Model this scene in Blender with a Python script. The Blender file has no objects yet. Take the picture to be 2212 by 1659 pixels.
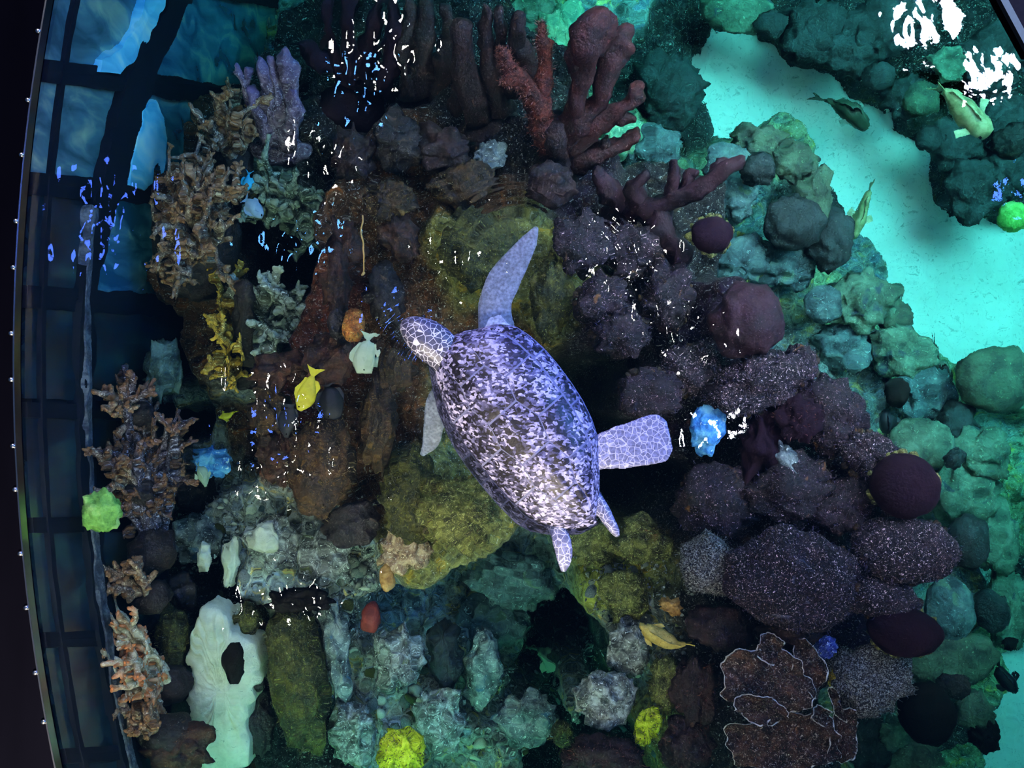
import bpy, bmesh, math, random
import numpy as np
from mathutils import Vector, Matrix

random.seed(7)
rs = np.random.RandomState(11)
S = bpy.context.scene
COL = S.collection

# ------------------------------------------------------------------ camera, world, lamps, exposure
H = 3.0                      # lens height over the water
F = 1650.0                   # focal length in pixels of the 2212 x 1659 frame
CX, CY = 1106.0, 829.5
IOR = 1.33
cd = bpy.data.cameras.new('camera')
cam = bpy.data.objects.new('camera', cd)
COL.objects.link(cam)
cam.location = (0, 0, H)
cd.sensor_width = 36.0
cd.lens = F / 2212.0 * 36.0
cd.clip_end = 60
S.camera = cam
S.view_settings.view_transform = 'Standard'
S.view_settings.look = 'None'
S.view_settings.exposure = 0.0
S.view_settings.gamma = 1.0
S.view_settings.use_curve_mapping = False
S.cycles.use_denoising = True
S.cycles.max_bounces = 9
S.cycles.transmission_bounces = 8
S.cycles.glossy_bounces = 3
S.cycles.diffuse_bounces = 3
S.cycles.volume_bounces = 0
S.cycles.sample_clamp_indirect = 12.0
S.cycles.use_adaptive_sampling = True
S.cycles.adaptive_threshold = 0.02

W = bpy.data.worlds.new('dim_hall')
S.world = W
W.use_nodes = True
W.node_tree.nodes['Background'].inputs[0].default_value = (0.025, 0.085, 0.23, 1)
W.node_tree.nodes['Background'].inputs[1].default_value = 1.0


def surf(px, py, z=0.0):
    """Point seen at a photo position, above or at the water, on the level z."""
    k = (H - z) / F
    return Vector(((px - CX) * k, -(py - CY) * k, z))


def at(px, py, z):
    """Point seen at a photo position on the level z; below the water the sight line is bent by Snell's law."""
    if z >= 0:
        return surf(px, py, z)
    dx, dy = px - CX, -(py - CY)
    r = math.hypot(dx, dy)
    if r < 1e-6:
        return Vector((0, 0, z))
    t = r / F
    s = t / math.sqrt(1 + t * t) / IOR
    R = H * t - z * s / math.sqrt(1 - s * s)
    return Vector((dx / r * R, dy / r * R, z))


def mpp(z):
    """Metres per photo pixel on the level z."""
    return (H - z) / F if z >= 0 else (H - z / IOR) / F


def lamp(px, py, h, size, power, color, aim=(0.25, 0, -0.8), spread=180):
    """Ceiling spotlight or added flood whose mirror image in still water would be seen at px, py."""
    s = surf(px, py)
    p = Vector((s.x * (1 + h / H), s.y * (1 + h / H), h))
    L = bpy.data.lights.new('ceiling_or_added_lamp', 'AREA')
    L.shape = 'DISK'
    L.size = size
    L.energy = power
    L.color = color
    o = bpy.data.objects.new('ceiling_or_added_lamp', L)
    o.location = p
    L.spread = math.radians(spread)
    o.rotation_euler = (Vector(aim) - p).to_track_quat('-Z', 'Y').to_euler()
    COL.objects.link(o)


WARM = (1.0, 0.86, 0.66)
COOL = (0.80, 0.86, 1.0)
BLUE = (0.10, 0.32, 1.0)
VIOL = (0.20, 0.22, 1.0)
GLINT = (0.07, 0.16, 1.0)
# small ceiling spots whose broken mirror images glitter on the water
lamp(830, 105, 5.0, 0.17, 18, WARM)
lamp(690, 335, 5.0, 0.16, 20, WARM)
lamp(1335, 555, 5.0, 0.16, 20, WARM)
lamp(1490, 705, 5.0, 0.17, 20, WARM)
lamp(640, 1285, 5.0, 0.13, 10, WARM)
lamp(590, 830, 5.0, 0.12, 8, WARM)
lamp(600, 1015, 5.0, 0.12, 8, WARM)
lamp(985, 560, 5.0, 0.12, 8, WARM)
lamp(765, 170, 5.0, 0.18, 9, BLUE)
lamp(640, 520, 5.0, 0.20, 9, BLUE)
lamp(232, 405, 5.0, 0.22, 7, GLINT)
lamp(225, 490, 5.0, 0.22, 7, GLINT)
lamp(225, 560, 5.0, 0.24, 9, GLINT)
lamp(605, 905, 5.0, 0.18, 6, GLINT)
lamp(850, 690, 5.0, 0.18, 6, GLINT)
lamp(2204, 405, 5.0, 0.2, 8, GLINT)
lamp(1560, 930, 5.0, 0.12, 9, COOL)
# narrow floods on the sand channel, mirrored in the upper corner of the photograph
lamp(2010, 50, 5.0, 0.32, 1250, COOL, (1.75, 1.85, -3.0), 50)
lamp(2125, 165, 5.0, 0.30, 760, COOL, (2.4, 0.85, -3.0), 46)
# added floods brightening bushes, slab, turtle, wall and plateau, mirrored out of view
lamp(500, -420, 5.0, 1.1, 105, WARM, (-1.4, 0.8, -1.0), 60)
lamp(900, 2080, 5.0, 1.0, 390, WARM, (-1.2, -1.2, -1.1), 35)
lamp(1300, -480, 5.0, 1.0, 120, VIOL, (0.0, -0.1, 0.0), 70)
lamp(2750, 350, 5.0, 0.9, 190, BLUE, (-1.75, 1.1, -1.5), 44)
lamp(1700, 2150, 5.0, 0.9, 70, WARM, (1.2, -0.6, -0.5), 70)


# ------------------------------------------------------------------ small helpers
def H3(ix, iy, iz, seed):
    n = (ix * 374761393 + iy * 668265263 + iz * 2147483647 + seed * 1274126177) & 0xFFFFFFFF
    n = ((n ^ (n >> 13)) * 1274126177) & 0xFFFFFFFF
    return ((n ^ (n >> 16)) & 0xFFFF) / 65535.0


def vnoise(P, seed=0):
    """Value noise of n x 3 points, about -1 .. 1."""
    P = np.asarray(P, float)
    I = np.floor(P).astype(np.int64)
    f = P - I
    f = f * f * (3 - 2 * f)
    out = 0
    for dx in (0, 1):
        for dy in (0, 1):
            for dz in (0, 1):
                w = (f[:, 0] if dx else 1 - f[:, 0]) * (f[:, 1] if dy else 1 - f[:, 1]) * (f[:, 2] if dz else 1 - f[:, 2])
                out = out + w * H3(I[:, 0] + dx, I[:, 1] + dy, I[:, 2] + dz, seed)
    return out * 2 - 1


def fbm(P, octaves=4, seed=0):
    P = np.asarray(P, float)
    a, s, out = 1.0, 1.0, 0
    for k in range(octaves):
        out = out + a * vnoise(P * s + 17.3 * k, seed + k)
        a *= 0.5
        s *= 2.03
    return out


def tag(o, label=None, cat=None, group=None, kind=None):
    if label:
        o['label'] = label
    if cat:
        o['category'] = cat
    if group:
        o['group'] = group
    if kind:
        o['kind'] = kind
    return o


def mesh_obj(name, V, Fc, mat, parent=None, smooth=True, attr=None, colattr=None):
    me = bpy.data.meshes.new(name)
    me.from_pydata([tuple(v) for v in V], [], [tuple(f) for f in Fc])
    me.update()
    if smooth:
        me.polygons.foreach_set('use_smooth', [True] * len(me.polygons))
    if attr is not None:
        a = me.attributes.new('tip', 'FLOAT', 'POINT')
        a.data.foreach_set('value', np.asarray(attr, float))
    if mat is not None:
        me.materials.append(mat)
    o = bpy.data.objects.new(name, me)
    COL.objects.link(o)
    if parent is not None:
        o.parent = parent
    return o


def empty(name, loc, rz=0.0):
    o = bpy.data.objects.new(name, None)
    o.empty_display_size = 0.05
    o.location = loc
    o.rotation_euler = (0, 0, rz)
    COL.objects.link(o)
    return o


_ico = {}


def ico(n):
    if n not in _ico:
        bm = bmesh.new()
        bmesh.ops.create_icosphere(bm, subdivisions=n, radius=1.0)
        bm.verts.ensure_lookup_table()
        _ico[n] = (np.array([v.co[:] for v in bm.verts]), np.array([[v.index for v in f.verts] for f in bm.faces]))
        bm.free()
    return _ico[n]


def join(parts):
    """[(V, F)] -> one V, F."""
    Vs, Fs, k = [], [], 0
    for V, Fc in parts:
        V = np.asarray(V, float)
        Vs.append(V)
        Fs.extend([tuple(int(i) + k for i in f) for f in Fc])
        k += len(V)
    return np.vstack(Vs), Fs


def tube(path, radii, sides=7, cap=True):
    """Rounded tube along a path; returns V, F, and a 0..1 value along it."""
    P = [Vector(p) for p in path]
    V, Fc, A = [], [], []
    if cap:                                   # round the far end
        d = (P[-1] - P[-2]).normalized()
        r = radii[-1]
        P = P + [P[-1] + d * r * 0.55, P[-1] + d * r * 0.9]
        radii = list(radii) + [r * 0.78, r * 0.3]
    n = len(P)
    up = Vector((0.31, 0.17, 0.93)).normalized()
    for i in range(n):
        d = (P[min(i + 1, n - 1)] - P[max(i - 1, 0)]).normalized()
        a = d.cross(up)
        if a.length < 1e-4:
            a = d.cross(Vector((1, 0, 0)))
        a.normalize()
        b = d.cross(a).normalized()
        for k in range(sides):
            t = 2 * math.pi * k / sides
            V.append(P[i] + (a * math.cos(t) + b * math.sin(t)) * radii[i])
            A.append(i / (n - 1))
    for i in range(n - 1):
        for k in range(sides):
            k2 = (k + 1) % sides
            Fc.append((i * sides + k, i * sides + k2, (i + 1) * sides + k2, (i + 1) * sides + k))
    Fc.append(tuple((n - 1) * sides + k for k in range(sides)))
    Fc.append(tuple(reversed(range(sides))))
    return np.array([v[:] for v in V]), Fc, np.array(A)


def spline(pts, n):
    """Catmull-Rom through the points (any width of row), n samples per span."""
    pts = [np.array(p, float) for p in pts]
    P = [2 * pts[0] - pts[1]] + pts + [2 * pts[-1] - pts[-2]]
    out = []
    for i in range(1, len(P) - 2):
        for k in range(n):
            t = k / n
            a, b, c, d = P[i - 1], P[i], P[i + 1], P[i + 2]
            out.append(0.5 * (2 * b + (c - a) * t + (2 * a - 5 * b + 4 * c - d) * t * t + (3 * b - a - 3 * c + d) * t ** 3))
    out.append(P[-2])
    return out


# ------------------------------------------------------------------ materials
def node_mat(name):
    m = bpy.data.materials.new(name)
    m.use_nodes = True
    t = m.node_tree
    t.nodes.clear()
    return m, t, t.nodes.new


def rgb(r, g, b):
    """0..255 screen colour to linear."""
    f = lambda c: (c / 12.92 if c <= 0.04045 else ((c + 0.055) / 1.055) ** 2.4)
    return (f(r / 255), f(g / 255), f(b / 255), 1)


def mottle(name, c1, c2, c3=None, scale=9.0, fleck=None, fleck_scale=90.0, fleck_at=0.66, bump=0.5, bump_scale=60.0,
           rough=0.75, spec=0.25, tip=None, detail=5.0, accent=None, accent_scale=16.0, accent_at=0.60):
    """Rock, coral or skin: two or three colours in a noise, pale flecks, fine relief; tip colours the ends of branches."""
    m, t, N = node_mat(name)
    L = t.links.new
    tc = N('ShaderNodeTexCoord')
    oi = N('ShaderNodeObjectInfo')
    off = N('ShaderNodeVectorMath')
    off.operation = 'MULTIPLY_ADD'
    cmb = N('ShaderNodeCombineXYZ')
    for i in range(3):
        L(oi.outputs['Random'], cmb.inputs[i])
    L(cmb.outputs[0], off.inputs[0])
    off.inputs[1].default_value = (31, 17, 23)
    L(tc.outputs['Object'], off.inputs[2])
    n1 = N('ShaderNodeTexNoise')
    n1.inputs['Scale'].default_value = scale
    n1.inputs['Detail'].default_value = detail
    n1.inputs['Roughness'].default_value = 0.65
    L(off.outputs[0], n1.inputs['Vector'])
    r = N('ShaderNodeValToRGB')
    r.color_ramp.elements[0].position = 0.36
    r.color_ramp.elements[0].color = c1
    r.color_ramp.elements[1].position = 0.64
    r.color_ramp.elements[1].color = c3 or c2
    if c3:
        e = r.color_ramp.elements.new(0.5)
        e.color = c2
    L(n1.outputs['Fac'], r.inputs[0])
    col = r.outputs[0]
    if accent:
        na = N('ShaderNodeTexNoise')
        na.inputs['Scale'].default_value = accent_scale
        na.inputs['Detail'].default_value = 4.0
        na.inputs['Distortion'].default_value = 0.8
        L(off.outputs[0], na.inputs['Vector'])
        ma = N('ShaderNodeMapRange')
        ma.inputs['From Min'].default_value = accent_at
        ma.inputs['From Max'].default_value = accent_at + 0.06
        L(na.outputs['Color'], ma.inputs['Value'])
        mxa = N('ShaderNodeMix')
        mxa.data_type = 'RGBA'
        L(ma.outputs[0], mxa.inputs['Factor'])
        L(col, mxa.inputs['A'])
        mxa.inputs['B'].default_value = accent
        col = mxa.outputs['Result']
    n2 = N('ShaderNodeTexNoise')
    n2.inputs['Scale'].default_value = bump_scale
    n2.inputs['Detail'].default_value = 4.0
    L(off.outputs[0], n2.inputs['Vector'])
    if fleck:
        n3 = N('ShaderNodeTexNoise')
        n3.inputs['Scale'].default_value = fleck_scale
        n3.inputs['Detail'].default_value = 3.0
        n3.inputs['Distortion'].default_value = 1.2
        L(off.outputs[0], n3.inputs['Vector'])
        mr = N('ShaderNodeMapRange')
        mr.inputs['From Min'].default_value = fleck_at - 0.05
        mr.inputs['From Max'].default_value = fleck_at + 0.05
        L(n3.outputs['Fac'], mr.inputs['Value'])
        mx = N('ShaderNodeMix')
        mx.data_type = 'RGBA'
        L(mr.outputs[0], mx.inputs['Factor'])
        L(col, mx.inputs['A'])
        mx.inputs['B'].default_value = fleck
        col = mx.outputs['Result']
    if tip:
        at_ = N('ShaderNodeAttribute')
        at_.attribute_name = 'tip'
        mr = N('ShaderNodeMapRange')
        mr.inputs['From Min'].default_value = 0.45
        mr.inputs['From Max'].default_value = 1.0
        L(at_.outputs['Fac'], mr.inputs['Value'])
        mx = N('ShaderNodeMix')
        mx.data_type = 'RGBA'
        L(mr.outputs[0], mx.inputs['Factor'])
        L(col, mx.inputs['A'])
        mx.inputs['B'].default_value = tip
        col = mx.outputs['Result']
    b = N('ShaderNodeBump')
    b.inputs['Strength'].default_value = bump
    b.inputs['Distance'].default_value = 0.02
    L(n2.outputs['Fac'], b.inputs['Height'])
    p = N('ShaderNodeBsdfPrincipled')
    L(col, p.inputs['Base Color'])
    p.inputs['Roughness'].default_value = rough
    p.inputs['Specular IOR Level'].default_value = spec
    L(b.outputs[0], p.inputs['Normal'])
    o = N('ShaderNodeOutputMaterial')
    L(p.outputs[0], o.inputs[0])
    return m


def plain(name, c, rough=0.5, metallic=0.0, spec=0.5):
    m, t, N = node_mat(name)
    p = N('ShaderNodeBsdfPrincipled')
    n = N('ShaderNodeTexNoise')
    n.inputs['Scale'].default_value = 14
    mx = N('ShaderNodeMix')
    mx.data_type = 'RGBA'
    mx.inputs['A'].default_value = c
    mx.inputs['B'].default_value = tuple(x * 0.65 for x in c[:3]) + (1,)
    t.links.new(n.outputs['Fac'], mx.inputs['Factor'])
    t.links.new(mx.outputs['Result'], p.inputs['Base Color'])
    p.inputs['Roughness'].default_value = rough
    p.inputs['Metallic'].default_value = metallic
    p.inputs['Specular IOR Level'].default_value = spec
    o = N('ShaderNodeOutputMaterial')
    t.links.new(p.outputs[0], o.inputs[0])
    return m


PALEV = rgb(214, 205, 245)
PALEY = rgb(225, 222, 170)
M = {
    'purple': mottle('purple_turf_rock', rgb(6, 3, 7), rgb(18, 7, 14), rgb(31, 15, 25), 14, rgb(230, 184, 189), 120, 0.69, accent=rgb(93, 59, 24), accent_scale=18, accent_at=0.62),  # pale flecks: turf filaments, and water glints put into the colour
    'turf': mottle('speckled_turf_rock', rgb(10, 5, 9), rgb(20, 9, 17), rgb(36, 20, 28), 22, rgb(245, 204, 204), 130, 0.66, bump=0.8, accent=rgb(68, 70, 85), accent_scale=14, accent_at=0.64),  # bright flecks paint water glints over the turf, besides pale filaments
    'hairy': mottle('hairy_pale_turf', rgb(21, 17, 19), rgb(37, 32, 34), rgb(58, 53, 52), 26, rgb(150, 146, 140), 150, 0.56, bump=0.9),
    'maroon': mottle('maroon_coral', rgb(18, 4, 11), rgb(31, 9, 18), rgb(39, 14, 24), 9, rgb(151, 114, 128), 110, 0.72, bump=0.35),
    'velvet': mottle('dark_velvet_sponge', rgb(16, 4, 13), rgb(23, 8, 19), None, 6, rgb(96, 68, 88), 160, 0.77, bump=0.2, rough=0.9, spec=0.1),
    'dark': mottle('dark_rock', rgb(9, 7, 9), rgb(24, 17, 18), rgb(40, 31, 28), 12, rgb(119, 111, 103), 100, 0.70, accent=rgb(59, 41, 27), accent_scale=20, accent_at=0.6),
    'darkwine': mottle('dark_wine_coral', rgb(11, 5, 6), rgb(25, 10, 11), rgb(38, 17, 15), 12, rgb(127, 103, 111), 100, 0.72, accent=rgb(67, 40, 27), accent_scale=22, accent_at=0.62),
    'redbrown': mottle('red_brown_coral', rgb(31, 9, 5), rgb(61, 20, 12), rgb(90, 36, 21), 20, rgb(174, 127, 103), 120, 0.68, bump=0.8),
    'wine': mottle('wine_red_coral', rgb(21, 6, 5), rgb(37, 10, 9), rgb(50, 15, 12), 12, rgb(166, 135, 135), 120, 0.72),
    'brown': mottle('brown_coral', rgb(13, 6, 3), rgb(32, 18, 6), rgb(55, 34, 12), 16, rgb(109, 87, 43), 100, 0.66, accent=rgb(74, 52, 13), accent_scale=18, accent_at=0.6),
    'rust': mottle('rust_red_coral', rgb(16, 5, 3), rgb(34, 13, 5), rgb(53, 25, 10), 16, rgb(104, 68, 36), 110, 0.69, accent=rgb(59, 39, 13), accent_scale=18, accent_at=0.62),
    'tan': mottle('tan_coral', rgb(84, 62, 46), rgb(140, 112, 84), rgb(196, 172, 130), 26, rgb(240, 225, 190), 110, 0.64),
    'olive': mottle('mossy_olive', rgb(15, 16, 4), rgb(41, 40, 11), rgb(71, 65, 20), 18, rgb(130, 127, 54), 120, 0.66, bump=0.8),
    'olivepale': mottle('pale_olive_turf', rgb(37, 35, 13), rgb(75, 75, 31), rgb(112, 109, 53), 20, rgb(161, 158, 98), 120, 0.62, bump=0.8, accent=rgb(102, 65, 24), accent_scale=16, accent_at=0.64),
    'gravel': mottle('grey_gravel', rgb(44, 44, 42), rgb(104, 104, 98), rgb(176, 176, 166), 24, rgb(235, 235, 225), 90, 0.64, accent=rgb(110, 116, 70), accent_scale=12, accent_at=0.6),
    'stone': mottle('blue_grey_stone', rgb(40, 46, 48), rgb(88, 96, 96), rgb(140, 146, 138), 14, rgb(225, 228, 215), 90, 0.66, accent=rgb(60, 90, 110), accent_scale=10, accent_at=0.6),
    'tealrock': mottle('teal_grey_rock', rgb(31, 41, 46), rgb(59, 76, 80), rgb(89, 109, 108), 10, rgb(144, 171, 168), 60, 0.68, accent=rgb(77, 99, 80), accent_scale=9, accent_at=0.6),
    'greenrock': mottle('green_algae_rock', rgb(37, 51, 43), rgb(67, 84, 69), rgb(93, 112, 95), 9, rgb(128, 151, 123), 60, 0.68, accent=rgb(37, 51, 61), accent_scale=9, accent_at=0.58),
    'oliverock': mottle('olive_algae_rock', rgb(29, 35, 30), rgb(52, 63, 50), rgb(71, 84, 67), 9, rgb(117, 138, 107), 60, 0.70),
    'darkrock': mottle('black_green_rock', rgb(12, 15, 17), rgb(24, 29, 31), rgb(38, 45, 47), 10, rgb(115, 120, 112), 60, 0.73),
    'aquagreen': mottle('aqua_green_rock', rgb(60, 104, 84), rgb(104, 150, 118), rgb(160, 196, 150), 12, rgb(210, 224, 190), 40, 0.66),
    'yellow': mottle('yellow_coral', rgb(100, 80, 10), rgb(150, 122, 24), rgb(200, 176, 60), 22, rgb(250, 240, 150), 100, 0.66),
    'lime': mottle('lime_coral', rgb(110, 120, 6), rgb(180, 186, 20), rgb(216, 214, 60), 30, rgb(240, 236, 110), 120, 0.66, bump=0.8),
    'leafgreen': mottle('leaf_green_coral', rgb(60, 110, 40), rgb(104, 160, 70), rgb(150, 195, 110), 10),
    'orange': mottle('orange_sponge', rgb(94, 46, 12), rgb(143, 80, 26), rgb(175, 119, 51), 26, rgb(204, 162, 85), 130, 0.66, bump=0.9),
    'redegg': mottle('red_sponge', rgb(74, 22, 16), rgb(104, 36, 26), None, 9, rgb(210, 160, 150), 120, 0.74, bump=0.3),
    'tanegg': mottle('tan_sponge', rgb(116, 78, 30), rgb(160, 118, 60), rgb(186, 150, 90), 18),
    'blue': mottle('blue_sponge', rgb(30, 80, 150), rgb(70, 140, 205), rgb(130, 200, 235), 12, rgb(220, 250, 250), 40, 0.68),
    'bluedark': mottle('dark_blue_rock', rgb(20, 26, 90), rgb(50, 64, 150), rgb(110, 130, 200), 22, rgb(210, 220, 250), 110, 0.64),
    'pale': mottle('pale_limestone', rgb(176, 178, 150), rgb(198, 198, 168), rgb(214, 214, 186), 8, rgb(140, 150, 130), 60, 0.70, bump=0.25),
    'black': mottle('black_velvet', rgb(5, 3, 3), rgb(11, 7, 7), None, 9, rgb(140, 130, 130), 120, 0.80, bump=0.2, rough=0.9, spec=0.1),
    'plate': mottle('plate_coral', rgb(20, 10, 9), rgb(44, 24, 19), rgb(75, 48, 34), 20, rgb(170, 153, 140), 110, 0.64, bump=0.8, accent=rgb(119, 78, 43), accent_scale=14, accent_at=0.64),
    'rim': mottle('pale_coral_rim', rgb(190, 176, 170), rgb(236, 228, 222), None, 30),
    'acro': mottle('tan_bush_coral', rgb(54, 42, 34), rgb(101, 80, 65), rgb(145, 123, 101), 24, rgb(203, 185, 154), 90, 0.60, tip=rgb(116, 80, 47)),
    'acroviolet': mottle('violet_bush_coral', rgb(22, 17, 24), rgb(46, 39, 49), rgb(74, 68, 76), 26, rgb(161, 157, 169), 90, 0.60, tip=rgb(93, 61, 33)),
    'acrolilac': mottle('lilac_finger_coral', rgb(42, 31, 46), rgb(78, 63, 82), rgb(111, 96, 111), 26, rgb(160, 150, 164), 90, 0.62, tip=rgb(90, 70, 104)),
    'acrogold': mottle('golden_bush_coral', rgb(80, 56, 14), rgb(128, 94, 26), rgb(176, 140, 52), 26, rgb(245, 226, 140), 90, 0.62, tip=rgb(210, 160, 50)),
    'acrocream': mottle('cream_finger_coral', rgb(120, 100, 76), rgb(180, 164, 130), rgb(216, 204, 170), 24, rgb(245, 240, 220), 90, 0.62, tip=rgb(160, 90, 40)),
    'acrogrey': mottle('grey_column_coral', rgb(54, 56, 46), rgb(104, 104, 90), rgb(156, 156, 134), 22, rgb(240, 242, 225), 80, 0.60, tip=rgb(176, 180, 156), accent=rgb(70, 76, 70), accent_scale=20, accent_at=0.56),
    'acrogreen': mottle('grey_green_column_coral', rgb(44, 52, 44), rgb(82, 94, 80), rgb(124, 136, 114), 22, rgb(190, 200, 180), 80, 0.62, tip=rgb(120, 128, 108)),
    'blade': plain('turf_filament', rgb(58, 46, 70), 0.3),
    'bladepale': plain('pale_turf_filament', rgb(104, 100, 92), 0.35),
    'bladegold': plain('golden_turf_filament', rgb(84, 68, 30), 0.4),
    'bladered': plain('red_turf_filament', rgb(96, 46, 32), 0.5),
    'frame': plain('black_window_frame', rgb(13, 20, 29), 0.8, spec=0.05),
    'coping': plain('black_coping', rgb(3, 3, 6), 0.95, spec=0.0),
    'steel': plain('steel', rgb(150, 150, 150), 0.22, 1.0),
    'rope': plain('old_rope', rgb(190, 150, 84), 0.8),
    'eye': plain('fish_eye', rgb(8, 8, 8), 0.1),
    'eyering': plain('eye_ring', rgb(236, 234, 220), 0.3),
}


def pane_mat(name, a, b, c):
    m, t, N = node_mat(name)
    L = t.links.new
    tc = N('ShaderNodeTexCoord')
    mp = N('ShaderNodeMapping')
    mp.inputs['Scale'].default_value = (5, 5, 1.6)
    L(tc.outputs['Object'], mp.inputs[0])
    n = N('ShaderNodeTexNoise')
    n.inputs['Scale'].default_value = 1.4
    n.inputs['Detail'].default_value = 4
    n.inputs['Distortion'].default_value = 0.6
    L(mp.outputs[0], n.inputs['Vector'])
    r = N('ShaderNodeValToRGB')
    r.color_ramp.elements[0].position = 0.38
    r.color_ramp.elements[0].color = a
    r.color_ramp.elements[1].position = 0.72
    r.color_ramp.elements[1].color = c
    r.color_ramp.elements.new(0.54).color = b
    L(n.outputs['Fac'], r.inputs[0])
    p = N('ShaderNodeBsdfPrincipled')
    L(r.outputs[0], p.inputs['Base Color'])
    p.inputs['Roughness'].default_value = 0.25
    o = N('ShaderNodeOutputMaterial')
    L(p.outputs[0], o.inputs[0])
    return m


M['pane'] = pane_mat('algae_filmed_lit_pane', rgb(40, 76, 84), rgb(70, 112, 116), rgb(140, 168, 136))  # lit copy of the panes, brightness put into the colour
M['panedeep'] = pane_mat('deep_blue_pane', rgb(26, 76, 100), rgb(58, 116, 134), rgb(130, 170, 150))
M['paneshade'] = pane_mat('shade_tinted_pane', rgb(10, 22, 32), rgb(16, 36, 48), rgb(46, 72, 64))  # shaded copy of the same panes, dimness put into the colour
M['cyanreflection'] = pane_mat('painted_window_reflection', rgb(70, 170, 210), rgb(120, 215, 235), rgb(210, 245, 230))  # bright cyan reflection in the windows, put into a panel colour
M['seam'] = mottle('algae_streak', rgb(24, 34, 46), rgb(48, 58, 70), rgb(90, 98, 104), 20)


def sand_mat():
    m, t, N = node_mat('white_coral_sand')
    L = t.links.new
    tc = N('ShaderNodeTexCoord')
    n = N('ShaderNodeTexNoise')
    n.inputs['Scale'].default_value = 2.2
    n.inputs['Detail'].default_value = 6
    L(tc.outputs['Object'], n.inputs['Vector'])
    r = N('ShaderNodeValToRGB')
    r.color_ramp.elements[0].position = 0.3
    r.color_ramp.elements[0].color = (0.62, 0.62, 0.58, 1)
    r.color_ramp.elements[1].position = 0.7
    r.color_ramp.elements[1].color = (0.84, 0.84, 0.80, 1)
    L(n.outputs['Fac'], r.inputs[0])
    p = N('ShaderNodeBsdfPrincipled')
    L(r.outputs[0], p.inputs['Base Color'])
    fk = N('ShaderNodeTexNoise')
    fk.inputs['Scale'].default_value = 30
    fk.inputs['Detail'].default_value = 3
    fk.inputs['Distortion'].default_value = 2.0
    L(tc.outputs['Object'], fk.inputs['Vector'])
    fr = N('ShaderNodeMapRange')
    fr.inputs['From Min'].default_value = 0.58
    fr.inputs['From Max'].default_value = 0.74
    L(fk.outputs['Fac'], fr.inputs['Value'])
    fm = N('ShaderNodeMix')
    fm.data_type = 'RGBA'
    L(fr.outputs[0], fm.inputs['Factor'])
    L(r.outputs[0], fm.inputs['A'])
    fm.inputs['B'].default_value = (0.30, 0.36, 0.34, 1)
    L(fm.outputs['Result'], p.inputs['Base Color'])
    p.inputs['Roughness'].default_value = 0.9
    n2 = N('ShaderNodeTexNoise')
    n2.inputs['Scale'].default_value = 9
    L(tc.outputs['Object'], n2.inputs['Vector'])
    b = N('ShaderNodeBump')
    b.inputs['Strength'].default_value = 0.4
    b.inputs['Distance'].default_value = 0.05
    L(n2.outputs['Fac'], b.inputs['Height'])
    L(b.outputs[0], p.inputs['Normal'])
    o = N('ShaderNodeOutputMaterial')
    L(p.outputs[0], o.inputs[0])
    return m


M['sand'] = sand_mat()


def water_mat():
    m, t, N = node_mat('clear_sea_water')
    L = t.links.new
    tc = N('ShaderNodeTexCoord')
    n = N('ShaderNodeTexNoise')
    n.inputs['Scale'].default_value = 46
    n.inputs['Detail'].default_value = 2.0
    n.inputs['Distortion'].default_value = 0.6
    L(tc.outputs['Object'], n.inputs['Vector'])
    b = N('ShaderNodeBump')
    b.inputs['Strength'].default_value = 0.8
    b.inputs['Distance'].default_value = 0.00015
    L(n.outputs['Fac'], b.inputs['Height'])
    g = N('ShaderNodeBsdfGlass')
    g.inputs['IOR'].default_value = IOR
    g.inputs['Roughness'].default_value = 0.0
    L(b.outputs[0], g.inputs['Normal'])
    a = N('ShaderNodeVolumeAbsorption')
    a.inputs['Color'].default_value = (0.50, 0.90, 0.86, 1)
    a.inputs['Density'].default_value = 0.48
    o = N('ShaderNodeOutputMaterial')
    L(g.outputs[0], o.inputs['Surface'])
    L(a.outputs[0], o.inputs['Volume'])
    return m


M['water'] = water_mat()

# ------------------------------------------------------------------ the setting: floor, wall, coping, water
FLOOR_Z = -3.0
R_T = 7.8                                    # radius of the tank
XW = surf(46, 780).x                         # where the wall meets the water on the photograph's left
YC = surf(46, 780).y
TC = Vector((XW + R_T, YC, 0))


def wall_pt(y, z, inset=0.0):
    """Point of the tank wall at the arc position y, moved in from the wall by inset."""
    a = y / R_T
    r = R_T - inset
    return (TC.x - r * math.cos(a), TC.y + r * math.sin(a), z)


n = 60
V = [(-4 + 9 * i / n, -4.2 + 8.4 * j / n, 0) for j in range(n + 1) for i in range(n + 1)]
V = np.array(V)
V[:, 2] = FLOOR_Z + 0.03 * fbm(V * 1.1, 3, 5)
Fc = [(j * (n + 1) + i, j * (n + 1) + i + 1, (j + 1) * (n + 1) + i + 1, (j + 1) * (n + 1) + i) for j in range(n) for i in range(n)]
tag(mesh_obj('floor', V, Fc, M['sand']), kind='structure')


def wall_hit(px, py, inset=0.0):
    """Arc position and height of the wall point seen at px, py."""
    lo, hi = -6.0, -0.001
    for _ in range(50):
        z = (lo + hi) / 2
        p = at(px, py, z)
        if math.hypot(p.x - TC.x, p.y - TC.y) > R_T - inset:
            lo = z
        else:
            hi = z
    return R_T * math.asin((p.y - TC.y) / R_T), hi


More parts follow.
